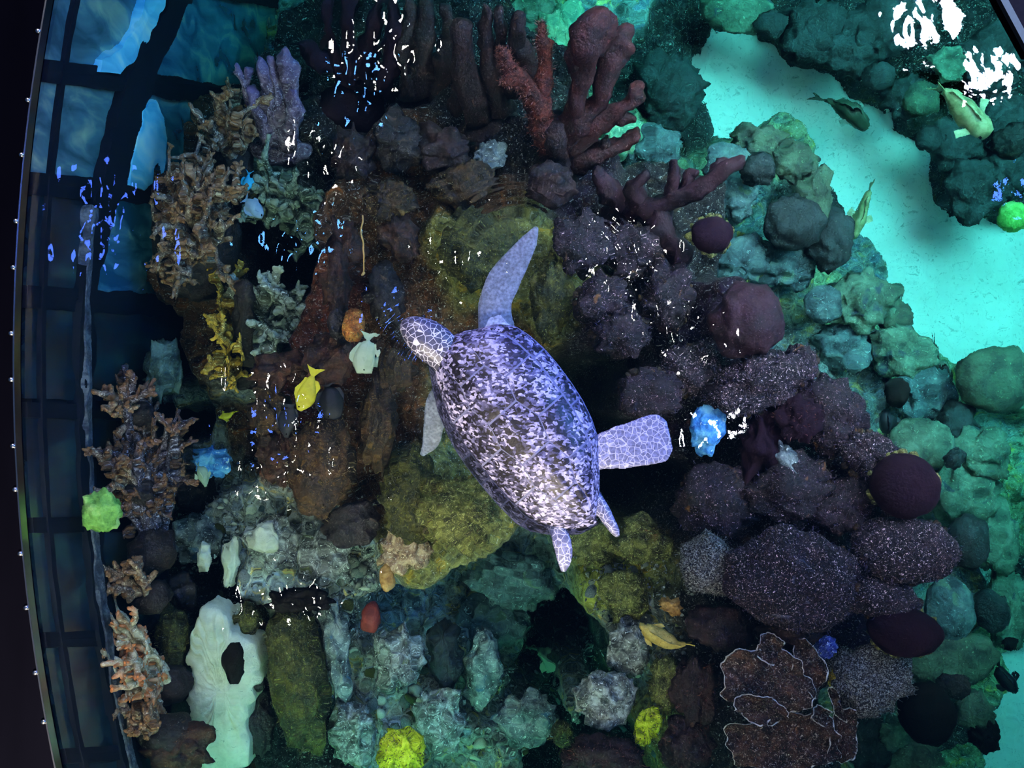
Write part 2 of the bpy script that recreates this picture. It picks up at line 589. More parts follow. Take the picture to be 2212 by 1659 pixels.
def strip(name, y0, y1, z0, z1, d0, d1, mat, parent, ny=8, flare=0.0):
    """Curved bar on the wall between arc positions y0..y1 and heights z0..z1 (numbers, or functions of y), from inset d0
    (back) to d1 (face); flare spreads the bars apart with depth."""
    V, Fc = [], []
    for i in range(ny + 1):
        y = y0 + (y1 - y0) * i / ny
        a = z0(y) if callable(z0) else z0
        b = z1(y) if callable(z1) else z1
        ya, yb = y * (1 - flare * a), y * (1 - flare * b)
        V += [wall_pt(ya, a, d0), wall_pt(yb, b, d0), wall_pt(yb, b, d1), wall_pt(ya, a, d1)]
    for i in range(ny):
        for k in range(4):
            a, b = i * 4 + k, i * 4 + (k + 1) % 4
            Fc.append((a, a + 4, b + 4, b))
    Fc += [(0, 1, 2, 3), tuple(ny * 4 + k for k in (3, 2, 1, 0))]
    return mesh_obj(name, V, Fc, mat, parent, smooth=False)


def wall_panel(name, pts, d0, d1, mat, parent):
    """Flat piece of any outline lying on the wall; the outline is given as seen in the photograph."""
    Y = [wall_hit(*p) for p in pts]
    n_ = len(Y)
    V = [wall_pt(y, z, d1) for y, z in Y] + [wall_pt(y, z, d0) for y, z in Y]
    Fc = [tuple(range(n_)), tuple(reversed(range(n_, 2 * n_)))] + [(i, n_ + i, n_ + (i + 1) % n_, (i + 1) % n_) for i in range(n_)]
    return mesh_obj(name, V, Fc, mat, parent, smooth=False)


wall = strip('wall_left', -2.7, 2.7, -3.9, -0.01, -0.10, -0.02, M['frame'], None, 40)
tag(wall, kind='structure')
YR = [-2.7, 0.3, 0.83, 1.41, 1.87, 2.7]
rail_hi = lambda y: float(np.interp(y, YR, [-0.50, -0.50, -0.65, -0.80, -1.16, -1.5]))
rail_lo = lambda y: float(np.interp(y, YR, [-0.66, -0.66, -0.90, -1.12, -1.38, -1.75]))
FL_ = 0.2
ys = [surf(0, p).y - YC for p in (-320, -90, 150, 395, 640, 885, 1135, 1385, 1640, 1890)]
for k, y in enumerate(ys):
    w = 0.045 if k < 5 else 0.03
    strip('mullion', y - w, y + w, -3.6, -0.02, -0.02, 0.012, M['frame'], wall, 2, FL_)
    if k < len(ys) - 1:
        y2 = ys[k + 1]
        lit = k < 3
        strip('window_pane', y2 + w, y - w, -0.145, -0.03, -0.02, 0.0, M['pane'] if lit else M['paneshade'], wall, 4, FL_)
        strip('window_pane', y2 + w, y - w, rail_hi, -0.175, -0.02, 0.0, M['pane'] if lit else M['paneshade'], wall, 8, FL_)
        strip('window_pane', y2 + w, y - w, -3.5, rail_lo, -0.02, 0.0, M['panedeep'] if k < 4 else M['paneshade'], wall, 8, FL_)
strip('rail', -2.7, 2.7, -0.18, -0.14, -0.02, 0.02, M['frame'], wall, 40)
strip('rail', -2.7, 2.7, rail_lo, rail_hi, -0.02, 0.03, M['frame'], wall, 60)
wall_panel('window_reflection', [(300, -14), (336, -14), (324, 30), (304, 80), (278, 118), (240, 156), (200, 154), (204, 128), (250, 96), (274, 60)], 0.0, 0.036, M['cyanreflection'], wall)  # pale panel painted as a bright reflection on the window wall
wall_panel('window_reflection', [(318, 216), (340, 250), (344, 300), (332, 350), (318, 392), (288, 406), (264, 398), (270, 350), (280, 290), (294, 240)], 0.0, 0.036, M['cyanreflection'], wall)
strip('algae_seam', ys[9], ys[3], -0.60, -0.54, 0.0, 0.04, M['seam'], wall, 30)

# coping of the tank: a black ring above the water with a steel edge strip and dome-headed bolts
cop = strip('trim_1', -2.7, 2.7, 0.0, 0.05, -0.9, 0.0, M['coping'], None, 40)
tag(cop, kind='structure')
strip('edge_strip', -2.7, 2.7, 0.015, 0.052, 0.0, 0.006, M['steel'], cop, 60)
bv, bf = ico(2)
bv = bv * np.array((0.011, 0.011, 0.008))
bme = None
for px, py in ((97, 68), (73, 217), (58, 335), (50, 478), (46, 578), (44, 720), (44, 820), (48, 963), (53, 1057), (64, 1195), (77, 1312), (97, 1452), (115, 1558)):
    y = surf(px, py, 0.05).y - YC
    p = wall_pt(R_T * math.asin(max(-1, min(1, y / R_T))), 0.052, -0.006)
    if bme is None:
        b = mesh_obj('bolt', bv, bf, M['steel'], cop)
        bme = b.data
    else:
        b = bpy.data.objects.new('bolt', bme)
        COL.objects.link(b)
        b.parent = cop
    b.location = p

# ---- the water: one surface of real ripples over a body that absorbs red
GX0, GX1, GY0, GY1, GS = -2.9, 2.75, -2.0, 2.0, 0.0075
nx, ny = int((GX1 - GX0) / GS) + 1, int((GY1 - GY0) / GS) + 1
gx = np.linspace(GX0, GX1, nx)
gy = np.linspace(GY0, GY1, ny)
XX, YY = np.meshgrid(gx, gy)


def P2(sx, sy, seed, octv=1):
    Q = np.stack([XX.ravel() * sx, YY.ravel() * sy, np.zeros(XX.size)], 1)
    return fbm(Q, octv, seed).reshape(XX.shape)


def bumpf(px, py, rad):
    c = surf(px, py)
    return np.exp(-((XX - c.x) ** 2 + (YY - c.y) ** 2) / (2 * (rad * H / F) ** 2))


wob = P2(3.0, 3.0, 3, 2)
amp = 0.80 + 0.5 * bumpf(600, 1100, 350) + 0.5 * bumpf(1100, 1500, 300) + 0.3 * bumpf(1300, 600, 260)
for q in ((830, 120, 80), (690, 340, 100), (1340, 560, 90), (1480, 720, 100), (640, 540, 80), (230, 480, 110), (600, 900, 80), (640, 1290, 80), (590, 1010, 80)):
    amp += 1.2 * bumpf(*q)
amp -= 0.45 * bumpf(1750, 1180, 270) + 0.3 * bumpf(1100, 900, 150) + 0.30 * bumpf(1900, 350, 300)
Z = 0.0016 * P2(5.0, 3.6, 21, 2)
left = 1 / (1 + np.exp((XX - surf(640, 0).x) / 0.12))
Z += amp * (1 - 0.4 * left) * 0.00080 * P2(26.0, 15.0, 31, 1)
Z += amp * (1 - 0.6 * left) * 0.00030 * P2(40.0, 36.0, 41, 1)
Z += left * 0.00095 * P2(34.0, 12.0, 51, 1)
Z += (0.8 * bumpf(640, 1180, 200) + 0.8 * bumpf(1100, 1550, 260) + 0.6 * bumpf(1380, 1300, 140) + 0.6 * bumpf(400, 480, 160)) * 0.00042 * P2(52.0, 44.0, 61, 1)


def rings(px, py, r0, width, wl, a, ang=None, spread=60):
    c = surf(px, py)
    dx, dy = XX - c.x, YY - c.y
    r = np.hypot(dx, dy) + 0.012 * wob
    w = np.exp(-((r - r0 * H / F) / (width * H / F)) ** 2)
    if ang is not None:
        d = np.degrees(np.arctan2(dy, dx)) - ang
        d = (d + 180) % 360 - 180
        w = w * np.exp(-(d / spread) ** 2)
    return a * w * np.sin(2 * math.pi * r / (wl * H / F))


Z += rings(1110, 560, 150, 40, 17, 0.0011, 100, 55)
Z += rings(1110, 560, 105, 30, 30, 0.0012, 110, 60)
Z += rings(950, 800, 110, 60, 17, 0.0009, 165, 60)
Z += rings(930, 1000, 120, 70, 18, 0.0008, 215, 50)
Z += rings(1280, 560, 90, 50, 20, 0.0008, 40, 60)
Z += rings(1150, 1000, 230, 60, 18, 0.0005, 235, 40)
Wv = np.stack([XX.ravel(), YY.ravel(), Z.ravel()], 1)
idx = np.arange(nx * ny).reshape(ny, nx)
quads = np.stack([idx[:-1, :-1].ravel(), idx[:-1, 1:].ravel(), idx[1:, 1:].ravel(), idx[1:, :-1].ravel()], 1)
me = bpy.data.meshes.new('water_surface')
rim_i = np.concatenate([idx[0, :], idx[1:, -1], idx[-1, -2::-1], idx[-2:0:-1, 0]])      # the border, counter-clockwise
nb = len(rim_i)
outer = Wv[rim_i].copy()                                                                # still water on to the unseen side of the tank
outer[:, 0] = np.where(np.abs(outer[:, 0] - GX1) < 1e-6, 5.2, outer[:, 0])
outer[:, 1] = np.where(np.abs(outer[:, 1] - GY1) < 1e-6, 4.2, np.where(np.abs(outer[:, 1] - GY0) < 1e-6, -4.2, outer[:, 1]))
outer[:, 2] = 0
low = outer.copy()
low[:, 2] = -4.3
base = nx * ny
allV = np.vstack([Wv, outer, low, [[0, 0, -4.3]]])
side = np.array([[rim_i[i], base + i, base + (i + 1) % nb, rim_i[(i + 1) % nb]] for i in range(nb)] +
                [[base + i, base + nb + i, base + nb + (i + 1) % nb, base + (i + 1) % nb] for i in range(nb)])
bot = np.array([[base + nb + (i + 1) % nb, base + nb + i, base + 2 * nb] for i in range(nb)])
loops = np.concatenate([quads.ravel(), side.ravel(), bot.ravel()])
nq = len(quads) + len(side)
starts = np.concatenate([np.arange(nq) * 4, nq * 4 + np.arange(nb) * 3])
me.vertices.add(len(allV))
me.vertices.foreach_set('co', allV.ravel())
me.loops.add(len(loops))
me.loops.foreach_set('vertex_index', loops.astype(np.int32))
me.polygons.add(len(starts))
me.polygons.foreach_set('loop_start', starts.astype(np.int32))
sm = np.zeros(len(starts), bool)
sm[:len(quads)] = True
me.polygons.foreach_set('use_smooth', sm)
me.update(calc_edges=True)
me.validate()
me.materials.append(M['water'])
wo = bpy.data.objects.new('water_surface', me)
COL.objects.link(wo)
tag(wo, kind='structure')

# ------------------------------------------------------------------ the reef body: one continuous mass of rock
g_, br, dk, gr, pu, rd, ol, gn, tl, wh, ye = ('tealrock', 'brown', 'dark', 'gravel', 'purple', 'rust', 'olivepale', 'greenrock', 'stone', 'white', 'lime')
CC = {'tealrock': rgb(78, 88, 88), 'brown': rgb(53, 32, 18), 'dark': rgb(19, 16, 18), 'gravel': rgb(128, 128, 122), 'purple': rgb(23, 12, 26), 'rust': rgb(58, 24, 12),
      'olivepale': rgb(95, 92, 49), 'greenrock': rgb(92, 104, 80), 'stone': rgb(120, 128, 126), 'white': rgb(176, 178, 166), 'lime': rgb(150, 150, 60)}  # dark: dark rock, plus shade painted into gaps, channel floor and hole
RB = [(390, 120, -2.86, g_), (480, 110, -2.86, g_), (450, 200, -2.8, g_), (560, 20, -2.86, g_), (520, 160, -2.6, g_),
      (430, 40, -3.7, g_), (560, 80, -3.6, g_), (640, 30, -3.4, g_), (700, 60, -2.0, dk), (330, 250, -3.6, g_), (250, 620, -2.6, g_),
      (400, 460, -1.35, br), (340, 560, -1.5, br), (480, 310, -1.8, br), (560, 270, -1.8, dk), (620, 220, -1.8, dk), (470, 560, -1.5, br),
      (640, 450, -1.7, gr), (600, 640, -1.5, gr), (670, 560, -2.6, dk), (680, 640, -2.5, dk), (600, 350, -1.7, gr), (680, 400, -1.6, dk),
      (500, 740, -1.6, br), (560, 780, -1.6, gr), (430, 800, -2.9, dk), (440, 930, -2.7, dk), (390, 720, -2.7, dk), (470, 1010, -1.9, gr), (560, 960, -1.8, br),
      (310, 1000, -1.5, pu), (280, 1130, -1.7, pu), (330, 850, -1.8, g_), (380, 1100, -1.7, pu), (400, 1200, -1.6, dk),
      (620, 870, -1.05, rd), (700, 1000, -1.0, br), (600, 1000, -1.1, rd), (740, 650, -0.9, rd), (720, 760, -0.95, rd), (760, 450, -1.0, br), (830, 430, -1.0, br), (830, 560, -1.0, br), (800, 900, -0.95, br),
      (760, 200, -1.4, dk), (850, 60, -1.5, dk), (900, 150, -1.2, dk), (1000, 250, -1.0, dk), (900, 330, -1.0, br), (1050, 420, -0.9, br), (1120, 330, -0.9, dk), (980, 80, -1.4, dk), (700, 250, -1.4, dk),
      (1180, 20, -2.7, gn), (1230, 100, -2.7, gn), (1310, 30, -3.2, tl), (1200, 240, -1.5, dk), (1330, 320, -2.4, gn), (1400, 300, -2.6, gn), (1430, 360, -2.4, gn), (1400, 180, -3.5, dk), (1110, 200, -1.4, dk),
      (1000, 560, -0.85, ol), (1130, 520, -0.85, ol), (1200, 620, -0.85, ol), (1000, 900, -0.95, ol), (870, 900, -0.95, br), (900, 1050, -0.7, ol), (1000, 1130, -0.8, ol), (880, 1180, -0.85, ol), (830, 720, -0.95, br), (1060, 760, -0.95, br), (900, 620, -0.95, br), (800, 1080, -1.0, br),
      (1350, 480, -1.1, dk), (1450, 420, -1.3, dk), (1500, 520, -1.3, dk), (1330, 700, -0.75, pu), (1290, 810, -2.0, dk), (1400, 830, -0.7, pu), (1430, 690, -0.8, pu), (1350, 1060, -2.0, dk), (1290, 960, -2.0, dk), (1400, 1060, -1.6, dk), (1250, 420, -0.9, pu),
      (1500, 930, -1.0, pu), (1600, 700, -0.65, pu), (1600, 850, -0.6, pu), (1700, 880, -0.6, pu), (1780, 950, -0.65, pu), (1650, 1050, -0.6, pu), (1850, 1050, -0.6, pu), (1940, 1080, -0.6, pu), (1990, 1200, -0.6, pu), (1740, 1240, -0.55, pu), (1530, 1200, -0.65, pu), (1940, 1370, -0.7, pu),
      (1850, 1450, -0.75, pu), (1650, 1400, -0.65, dk), (1650, 1550, -0.65, dk), (1500, 1450, -0.75, dk), (1520, 1620, -0.7, dk), (1780, 1600, -0.7, dk), (1480, 1330, -0.75, dk), (1440, 1120, -0.9, dk),
      (1720, 660, -2.3, gn), (1830, 830, -2.4, g_), (1930, 960, -2.4, tl), (2060, 1040, -2.5, gn), (2120, 1200, -2.6, g_), (2110, 1420, -2.5, gn), (2010, 1530, -2.1, dk), (1880, 1620, -1.9, gn), (1940, 1480, -1.9, gn),
      (1560, 590, -2.4, g_), (1640, 560, -2.5, g_), (1800, 640, -2.7, gn), (1920, 720, -2.8, gn), (2000, 830, -2.8, gn), (2150, 830, -2.6, gn), (2100, 950, -2.9, tl), (1550, 350, -2.5, gn), (1680, 310, -2.5, gn), (1750, 440, -2.5, g_), (1850, 560, -2.8, g_), (1600, 450, -2.6, g_),
      (2170, 1020, -2.8, gn), (2190, 1130, -3.0, gn), (2200, 1250, -3.0, dk), (2180, 1350, -2.9, gn), (2080, 1640, -2.6, gn),
      (1440, 240, -3.9, dk), (1490, 310, -3.7, dk), (1440, 100, -3.9, dk), (1530, 240, -3.95, dk), (1500, 60, -3.9, dk),  # channel floor coloured dark as if shadowed
      (1580, 110, -4.2, tl), (1570, 230, -4.1, tl), (1650, 160, -4.2, tl), (1750, 230, -4.2, tl), (1850, 290, -4.2, tl), (1950, 370, -4.2, tl), (1830, 390, -4.2, tl), (1940, 500, -4.2, tl), (2040, 560, -4.2, tl), (2000, 640, -4.2, tl), (2110, 640, -4.2, tl), (2200, 620, -4.2, tl), (2200, 560, -4.2, tl), (2090, 720, -4.2, tl), (2160, 1580, -4.1, tl), (2205, 1480, -4.1, tl), (2200, 1640, -4.1, tl), (2100, 530, -4.2, tl),
      (1600, 10, -2.7, gn), (1750, 60, -2.4, dk), (1850, 90, -2.4, dk), (1920, 150, -2.4, dk), (2010, 230, -2.4, dk), (2070, 340, -2.4, dk), (2130, 100, -2.0, tl), (2170, 420, -2.5, dk), (2180, 300, -2.3, tl), (2050, 60, -2.3, tl), (1950, 40, -2.3, dk), (1690, 10, -2.5, dk), (2110, 240, -2.3, dk),
      (1200, 1290, -3.3, dk), (1250, 1390, -3.6, dk), (1180, 1440, -3.5, dk), (1220, 1500, -3.3, dk), (1150, 1380, -3.2, dk), (1270, 1310, -3.4, dk),  # hole bottom, its shade put into the rock colour
      (1000, 1300, -1.8, tl), (950, 1400, -1.5, tl), (880, 1300, -1.8, tl), (1060, 1480, -1.6, tl), (1060, 1250, -1.9, tl), (1150, 1210, -1.7, tl), (1080, 1380, -2.0, tl), (1130, 1590, -1.35, gr), (1000, 1600, -1.4, gr), (920, 1500, -1.3, gr), (780, 1450, -1.2, gr), (720, 1600, -1.2, dk), (850, 1600, -1.2, gr),
      (1330, 1240, -1.0, ye), (1390, 1350, -1.0, gr), (1360, 1480, -0.95, gr), (1420, 1570, -0.9, ol), (1270, 1590, -1.0, gr), (1280, 1180, -1.2, ol), (1400, 1200, -0.9, ol),
      (600, 1200, -1.15, wh), (700, 1250, -1.15, wh), (500, 1130, -1.4, gr), (430, 1270, -1.6, dk), (790, 1220, -1.2, gr), (560, 1100, -1.25, wh), (640, 1080, -1.15, gr), (450, 1450, -1.7, br), (460, 1640, -1.7, br), (360, 1560, -1.7, br), (590, 1580, -1.4, dk), (690, 1350, -1.2, dk), (540, 1400, -1.5, br), (330, 1350, -1.8, dk), (330, 1640, -1.6, dk)]
for p in ((2085, 1110), (2082, 1240), (2062, 1320), (2050, 1400), (1985, 1440), (1955, 1520), (1800, 800), (1868, 905), (1985, 985), (1730, 730), (1712, 640), (1830, 850), (2030, 1020), (1900, 935)):
    RB.append((p[0], p[1], -2.25, g_))
def bed(a, b, c, d):
    if c <= -4.0:                                  # open sand: the rock lies below the floor
        return list(at(a, b, FLOOR_Z))[:2] + [-4.6]
    if c < -2.85:
        c = -2.86
    if a > 1560 and b < 480 and c <= -2.0:         # the far bank lies low beyond the sand channel
        c = -2.80 if (a > 1870 or b < 120) else c
    return list(at(a, b, c))[:2] + [c]


CLIFF = [(1740, 640), (1745, 720), (1800, 770), (1850, 830), (1900, 885), (1945, 925), (2030, 960), (2075, 1030), (2085, 1100), (2120, 1180), (2110, 1260), (2085, 1330), (2065, 1410), (2000, 1460), (1985, 1530), (1890, 1580)]
CP = np.array([bed(*r) for r in RB] + [list(at(a, b, -0.62))[:2] + [-2.2] for a, b in CLIFF])     # the reef drops steeply to the cleft
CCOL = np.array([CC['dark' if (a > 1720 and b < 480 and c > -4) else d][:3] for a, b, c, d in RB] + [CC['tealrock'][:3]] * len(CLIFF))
RX0, RX1, RY0, RY1, RS = -2.2, 3.6, -2.6, 2.6, 0.0165
rnx, rny = int((RX1 - RX0) / RS) + 1, int((RY1 - RY0) / RS) + 1
rX, rY = np.meshgrid(np.linspace(RX0, RX1, rnx), np.linspace(RY0, RY1, rny))
Q = np.stack([rX.ravel(), rY.ravel()], 1)


def reef_height(Q, with_col=False):
    zz = np.zeros(len(Q))
    cc = np.zeros((len(Q), 3))
    for s in range(0, len(Q), 20000):
        q = Q[s:s + 20000]
        d2 = ((q[:, None, :] - CP[None, :, :2]) ** 2).sum(2)
        dmin = d2.min(1, keepdims=True)
        w = np.exp(-(d2 - dmin) / (2 * 0.085 ** 2)) / (d2 + 0.012) ** 1.5
        w /= w.sum(1, keepdims=True)
        zz[s:s + 20000] = w @ CP[:, 2]
        if with_col:
            cc[s:s + 20000] = w @ CCOL
    P = np.stack([Q[:, 0], Q[:, 1], zz * 0.7], 1)
    zz = zz + 0.075 * fbm(P * 5.0, 3, 77) + 0.028 * np.abs(fbm(P * 19.0, 2, 78)) + 0.010 * fbm(P * 45, 1, 79)
    return (zz, cc) if with_col else zz


rz, rc = reef_height(Q, True)
rc = np.clip(rc * (1 + 0.35 * fbm(np.c_[Q * 9, rz * 4], 2, 91))[:, None], 0.004, 0.9)


def zone_mat():
    m, t, N = node_mat('reef_rock_zones')
    L = t.links.new
    a = N('ShaderNodeAttribute')
    a.attribute_name = 'zone'
    tc = N('ShaderNodeTexCoord')
    v = N('ShaderNodeTexNoise')
    v.inputs['Scale'].default_value = 26
    v.inputs['Detail'].default_value = 5
    v.inputs['Roughness'].default_value = 0.7
    L(tc.outputs['Object'], v.inputs['Vector'])
    r = N('ShaderNodeValToRGB')
    r.color_ramp.elements[0].position = 0.36
    r.color_ramp.elements[0].color = (0.28, 0.28, 0.28, 1)
    r.color_ramp.elements[1].position = 0.64
    r.color_ramp.elements[1].color = (1.9, 1.9, 1.8, 1)
    L(v.outputs['Fac'], r.inputs[0])
    mx = N('ShaderNodeMix')
    mx.data_type = 'RGBA'
    mx.blend_type = 'MULTIPLY'
    mx.inputs['Factor'].default_value = 1
    L(a.outputs['Color'], mx.inputs['A'])
    L(r.outputs[0], mx.inputs['B'])
    g = N('ShaderNodeTexNoise')
    g.inputs['Scale'].default_value = 13
    g.inputs['Detail'].default_value = 5
    g.inputs['Distortion'].default_value = 0.8
    L(tc.outputs['Object'], g.inputs['Vector'])
    gr_ = N('ShaderNodeValToRGB')
    ge = gr_.color_ramp.elements
    ge[0].position = 0.36
    ge[0].color = (0.75, 0.85, 1.25, 1)
    ge[1].position = 0.66
    ge[1].color = (1.9, 1.35, 0.55, 1)
    ge.new(0.46).color = (1, 1, 1, 1)
    ge.new(0.58).color = (1, 1, 1, 1)
    L(g.outputs['Fac'], gr_.inputs[0])
    m0 = N('ShaderNodeMix')
    m0.data_type = 'RGBA'
    m0.blend_type = 'MULTIPLY'
    m0.inputs['Factor'].default_value = 1
    L(mx.outputs['Result'], m0.inputs['A'])
    L(gr_.outputs[0], m0.inputs['B'])
    mx = m0
    f = N('ShaderNodeTexNoise')
    f.inputs['Scale'].default_value = 110
    f.inputs['Distortion'].default_value = 1.0
    L(tc.outputs['Object'], f.inputs['Vector'])
    mr = N('ShaderNodeMapRange')
    mr.inputs['From Min'].default_value = 0.62
    mr.inputs['From Max'].default_value = 0.70
    L(f.outputs['Fac'], mr.inputs['Value'])
    m2 = N('ShaderNodeMix')
    m2.data_type = 'RGBA'
    m2.blend_type = 'ADD'
    L(mr.outputs[0], m2.inputs['Factor'])
    L(mx.outputs['Result'], m2.inputs['A'])
    m2.inputs['B'].default_value = (0.30, 0.29, 0.26, 1)
    b = N('ShaderNodeBump')
    b.inputs['Strength'].default_value = 0.7
    b.inputs['Distance'].default_value = 0.03
    L(v.outputs['Fac'], b.inputs['Height'])
    p = N('ShaderNodeBsdfPrincipled')
    L(m2.outputs['Result'], p.inputs['Base Color'])
    L(b.outputs[0], p.inputs['Normal'])
    p.inputs['Roughness'].default_value = 0.85
    p.inputs['Specular IOR Level'].default_value = 0.15
    o = N('ShaderNodeOutputMaterial')
    L(p.outputs[0], o.inputs[0])
    return m


keep_h = np.c_[Q, rz]
ri = np.arange(rnx * rny).reshape(rny, rnx)
rq = np.stack([ri[:-1, :-1].ravel(), ri[:-1, 1:].ravel(), ri[1:, 1:].ravel(), ri[1:, :-1].ravel()], 1)
zq = rz[rq].max(1)
wx = TC.x - np.sqrt(R_T ** 2 - np.minimum(np.abs(Q[:, 1] - TC.y), R_T) ** 2)
inside = (Q[:, 0] > wx + 0.0)[rq].all(1)
rq = rq[(zq > FLOOR_Z - 0.12) & inside]
reef = mesh_obj('ground', keep_h, rq.tolist(), zone_mat())
ca = reef.data.attributes.new('zone', 'FLOAT_COLOR', 'POINT')
ca.data.foreach_set('color', np.c_[rc, np.ones(len(rc))].ravel())
tag(reef, kind='structure')
RZG = rz.reshape(rny, rnx)


def ground(x, y):
    i = min(max((x - RX0) / RS, 0), rnx - 2)
    j = min(max((y - RY0) / RS, 0), rny - 2)
    return max(float(RZG[int(j), int(i)]), FLOOR_Z)


def wall_x(y):
    return TC.x - math.sqrt(R_T ** 2 - (y - TC.y) ** 2)


def clear_of_wall(px, py, z, gap=0.07):
    """Raise z until the point seen at px, py lies inside the tank."""
    p = at(px, py, z)
    while p.x < wall_x(p.y) + gap and z < -0.3:
        z += 0.04
        p = at(px, py, z)
    return p, z


def keep_inside(V, off, gap=0.035):
    """Growth next to the glass turns along it."""
    W_ = V + off
    lim = TC.x - np.sqrt(R_T ** 2 - (W_[:, 1] - TC.y) ** 2) + gap
    V[:, 0] = np.maximum(W_[:, 0], lim) - off[0]
    return V


# ------------------------------------------------------------------ builders of reef life
def blades(name, V, Nn, count, length, mat, parent, seed, width=0.0016):
    """Short filaments growing from a surface: one object, too many to count."""
    r = np.random.RandomState(seed)
    pick = r.randint(0, len(V), count)
    out, Fc = [], []
    for k, i in enumerate(pick):
        p = V[i] + r.normal(0, 0.006, 3)
        nrm = Nn[i]
        d = nrm + r.normal(0, 0.55, 3)
        d /= np.linalg.norm(d) + 1e-9
        s = np.cross(d, r.normal(0, 1, 3))
        s /= np.linalg.norm(s) + 1e-9
        l = length * r.uniform(0.6, 1.4)
        bend = r.normal(0, 0.4, 3) * l
        b0, b1, b2 = p - nrm * 0.004, p + d * l * 0.55, p + d * l + bend
        w = width
        out += [b0 - s * w, b0 + s * w, b1 + s * w * 0.9, b1 - s * w * 0.9, b2]
        a = 5 * k
        Fc += [(a, a + 1, a + 2, a + 3), (a + 3, a + 2, a + 4)]
    o = mesh_obj(name, out, Fc, mat, parent)
    o['kind'] = 'stuff'
    return o


_seed = [100]


def seed():
    _seed[0] += 1
    return _seed[0]


def vnorm(V, Fc):
    T = np.array([f[:3] for f in Fc])
    nn = np.cross(V[T[:, 1]] - V[T[:, 0]], V[T[:, 2]] - V[T[:, 0]])
    out = np.zeros_like(V)
    for k in range(3):
        np.add.at(out, T[:, k], nn)
    return out / (np.linalg.norm(out, axis=1, keepdims=True) + 1e-12)


def lump(rx, ry, rzz, rough, sd, sub=4, freq=2.2, lobes=0.0, flat=True):
    """Uneven rounded body, roughly rx x ry x rz."""
    V, Fc = ico(sub)
    d = 1 + rough * fbm(V * freq + sd * 3.1, 4, sd % 50)
    if lobes:
        d = d + lobes * np.abs(vnoise(V * freq * 1.7 + sd, sd % 31)) - lobes * 0.4
    V = V * d[:, None] * np.array((rx, ry, rzz))
    if flat:
        V[:, 2] = np.where(V[:, 2] < -0.55 * rzz, -0.55 * rzz + 0.3 * (V[:, 2] + 0.55 * rzz), V[:, 2])
    return V, Fc


IRREG = 2.2


def boulder(name, label, cat, px, py, rx, ry, rot, ztop, mat, hgt=0.55, rough=0.10, turf=None, nturf=700, tl=0.011, sub=4, freq=2.2, lobes=0.0, group=None, skirt=None):
    """A coral head, stone or sponge whose outline in the photograph is about rx by ry pixels round px, py."""
    sd = seed()
    k = mpp(ztop)
    rxm, rym = rx * k, ry * k
    rzm = max(0.5 * (rxm + rym) * hgt, 0.012)
    ztop = clear_of_wall(px - rx, py, ztop, 0.10)[1]
    p = at(px, py, ztop - rzm * 0.6)
    p.z = ztop - rzm
    V, Fc = lump(rxm, rym, rzm, rough * IRREG if rough > 0.065 else rough, sd, sub, freq, lobes)
    a = -math.radians(rot)
    c, s = math.cos(a), math.sin(a)
    V = V @ np.array([[c, s, 0], [-s, c, 0], [0, 0, 1]])
    o = mesh_obj(name, V, Fc, M[mat])
    o.location = p
    tag(o, label, cat, group)
    if turf:
        Nn = vnorm(V, Fc)
        up = Nn[:, 2] > 0.05
        blades('turf_algae', V[up], Nn[up], nturf, tl, M[turf], o, sd)
    if skirt:                       # a crust of another growth round the foot
        U, G = ico(3)
        ring = []
        rr = np.random.RandomState(sd)
        for q in range(skirt[1]):
            t = rr.uniform(0, 2 * math.pi)
            e = np.array((math.cos(t) * rxm * 0.97, math.sin(t) * rym * 0.97, 0)) @ np.array([[c, s, 0], [-s, c, 0], [0, 0, 1]])
            sz = rr.uniform(0.010, 0.022)
            v, g = lump(sz, sz, sz * 0.8, 0.25, sd + q, 2)
            ring.append((v + e + np.array((0, 0, -rzm * 0.25)), g))
        v, g = join(ring)
        mesh_obj('crust', v, g, M[skirt[0]], o)
    return o


def limb_mesh(path_pz, sides=9, lump_amp=0.16):
    """Tube through (px, py, z, radius px) points; returns V (world), F, tip values."""
    pts = spline(path_pz, 4)
    P = [at(p[0], p[1], p[2]) for p in pts]
    Rr = [max(p[3] * mpp(p[2]), 0.003) for p in pts]
    V, Fc, A = tube(P, Rr, sides)
    C = V - np.array(P[0])
    sd = seed()
    Nn = vnorm(V, [f if len(f) == 3 else f[:4] for f in Fc])
    V = V + Nn * (np.mean(Rr) * lump_amp * 1.6 * fbm(C * (0.8 / np.mean(Rr)), 4, sd % 40))[:, None]
    return V, Fc, A


def antler(name, label, cat, limbs, mat, base=None, lumpy=0.30, turf=None, group=None, mats=None, nturf=350):
    """Thick-limbed coral: every limb a branch of its own on a common foot."""
    o0 = at(*limbs[0][0][:3])
    root = empty(name, o0)
    tag(root, label, cat, group)
    for i, lm in enumerate(limbs):
        V, Fc, A = limb_mesh(lm, 9 if lumpy < 0.3 else 14, lumpy)
        V = V - np.array(o0)
        mm = M[mats[i]] if mats else M[mat]
        b = mesh_obj('branch', V, Fc, mm, root, attr=A)
        if turf and turf[i]:
            Nn = vnorm(V, [f if len(f) == 3 else f[:4] for f in Fc])
            blades('turf_algae', V, Nn, nturf, 0.010, M[turf[i]], b, seed())
    if base:
        px, py, z, rx, ry = base
        k = mpp(z)
        V, Fc = lump(rx * k, ry * k, 0.5 * (rx + ry) * k * 0.7, 0.15, seed(), 3)
        mesh_obj('holdfast', V + np.array(at(px, py, z)) - np.array(o0), Fc, M[mat], root)
    return root


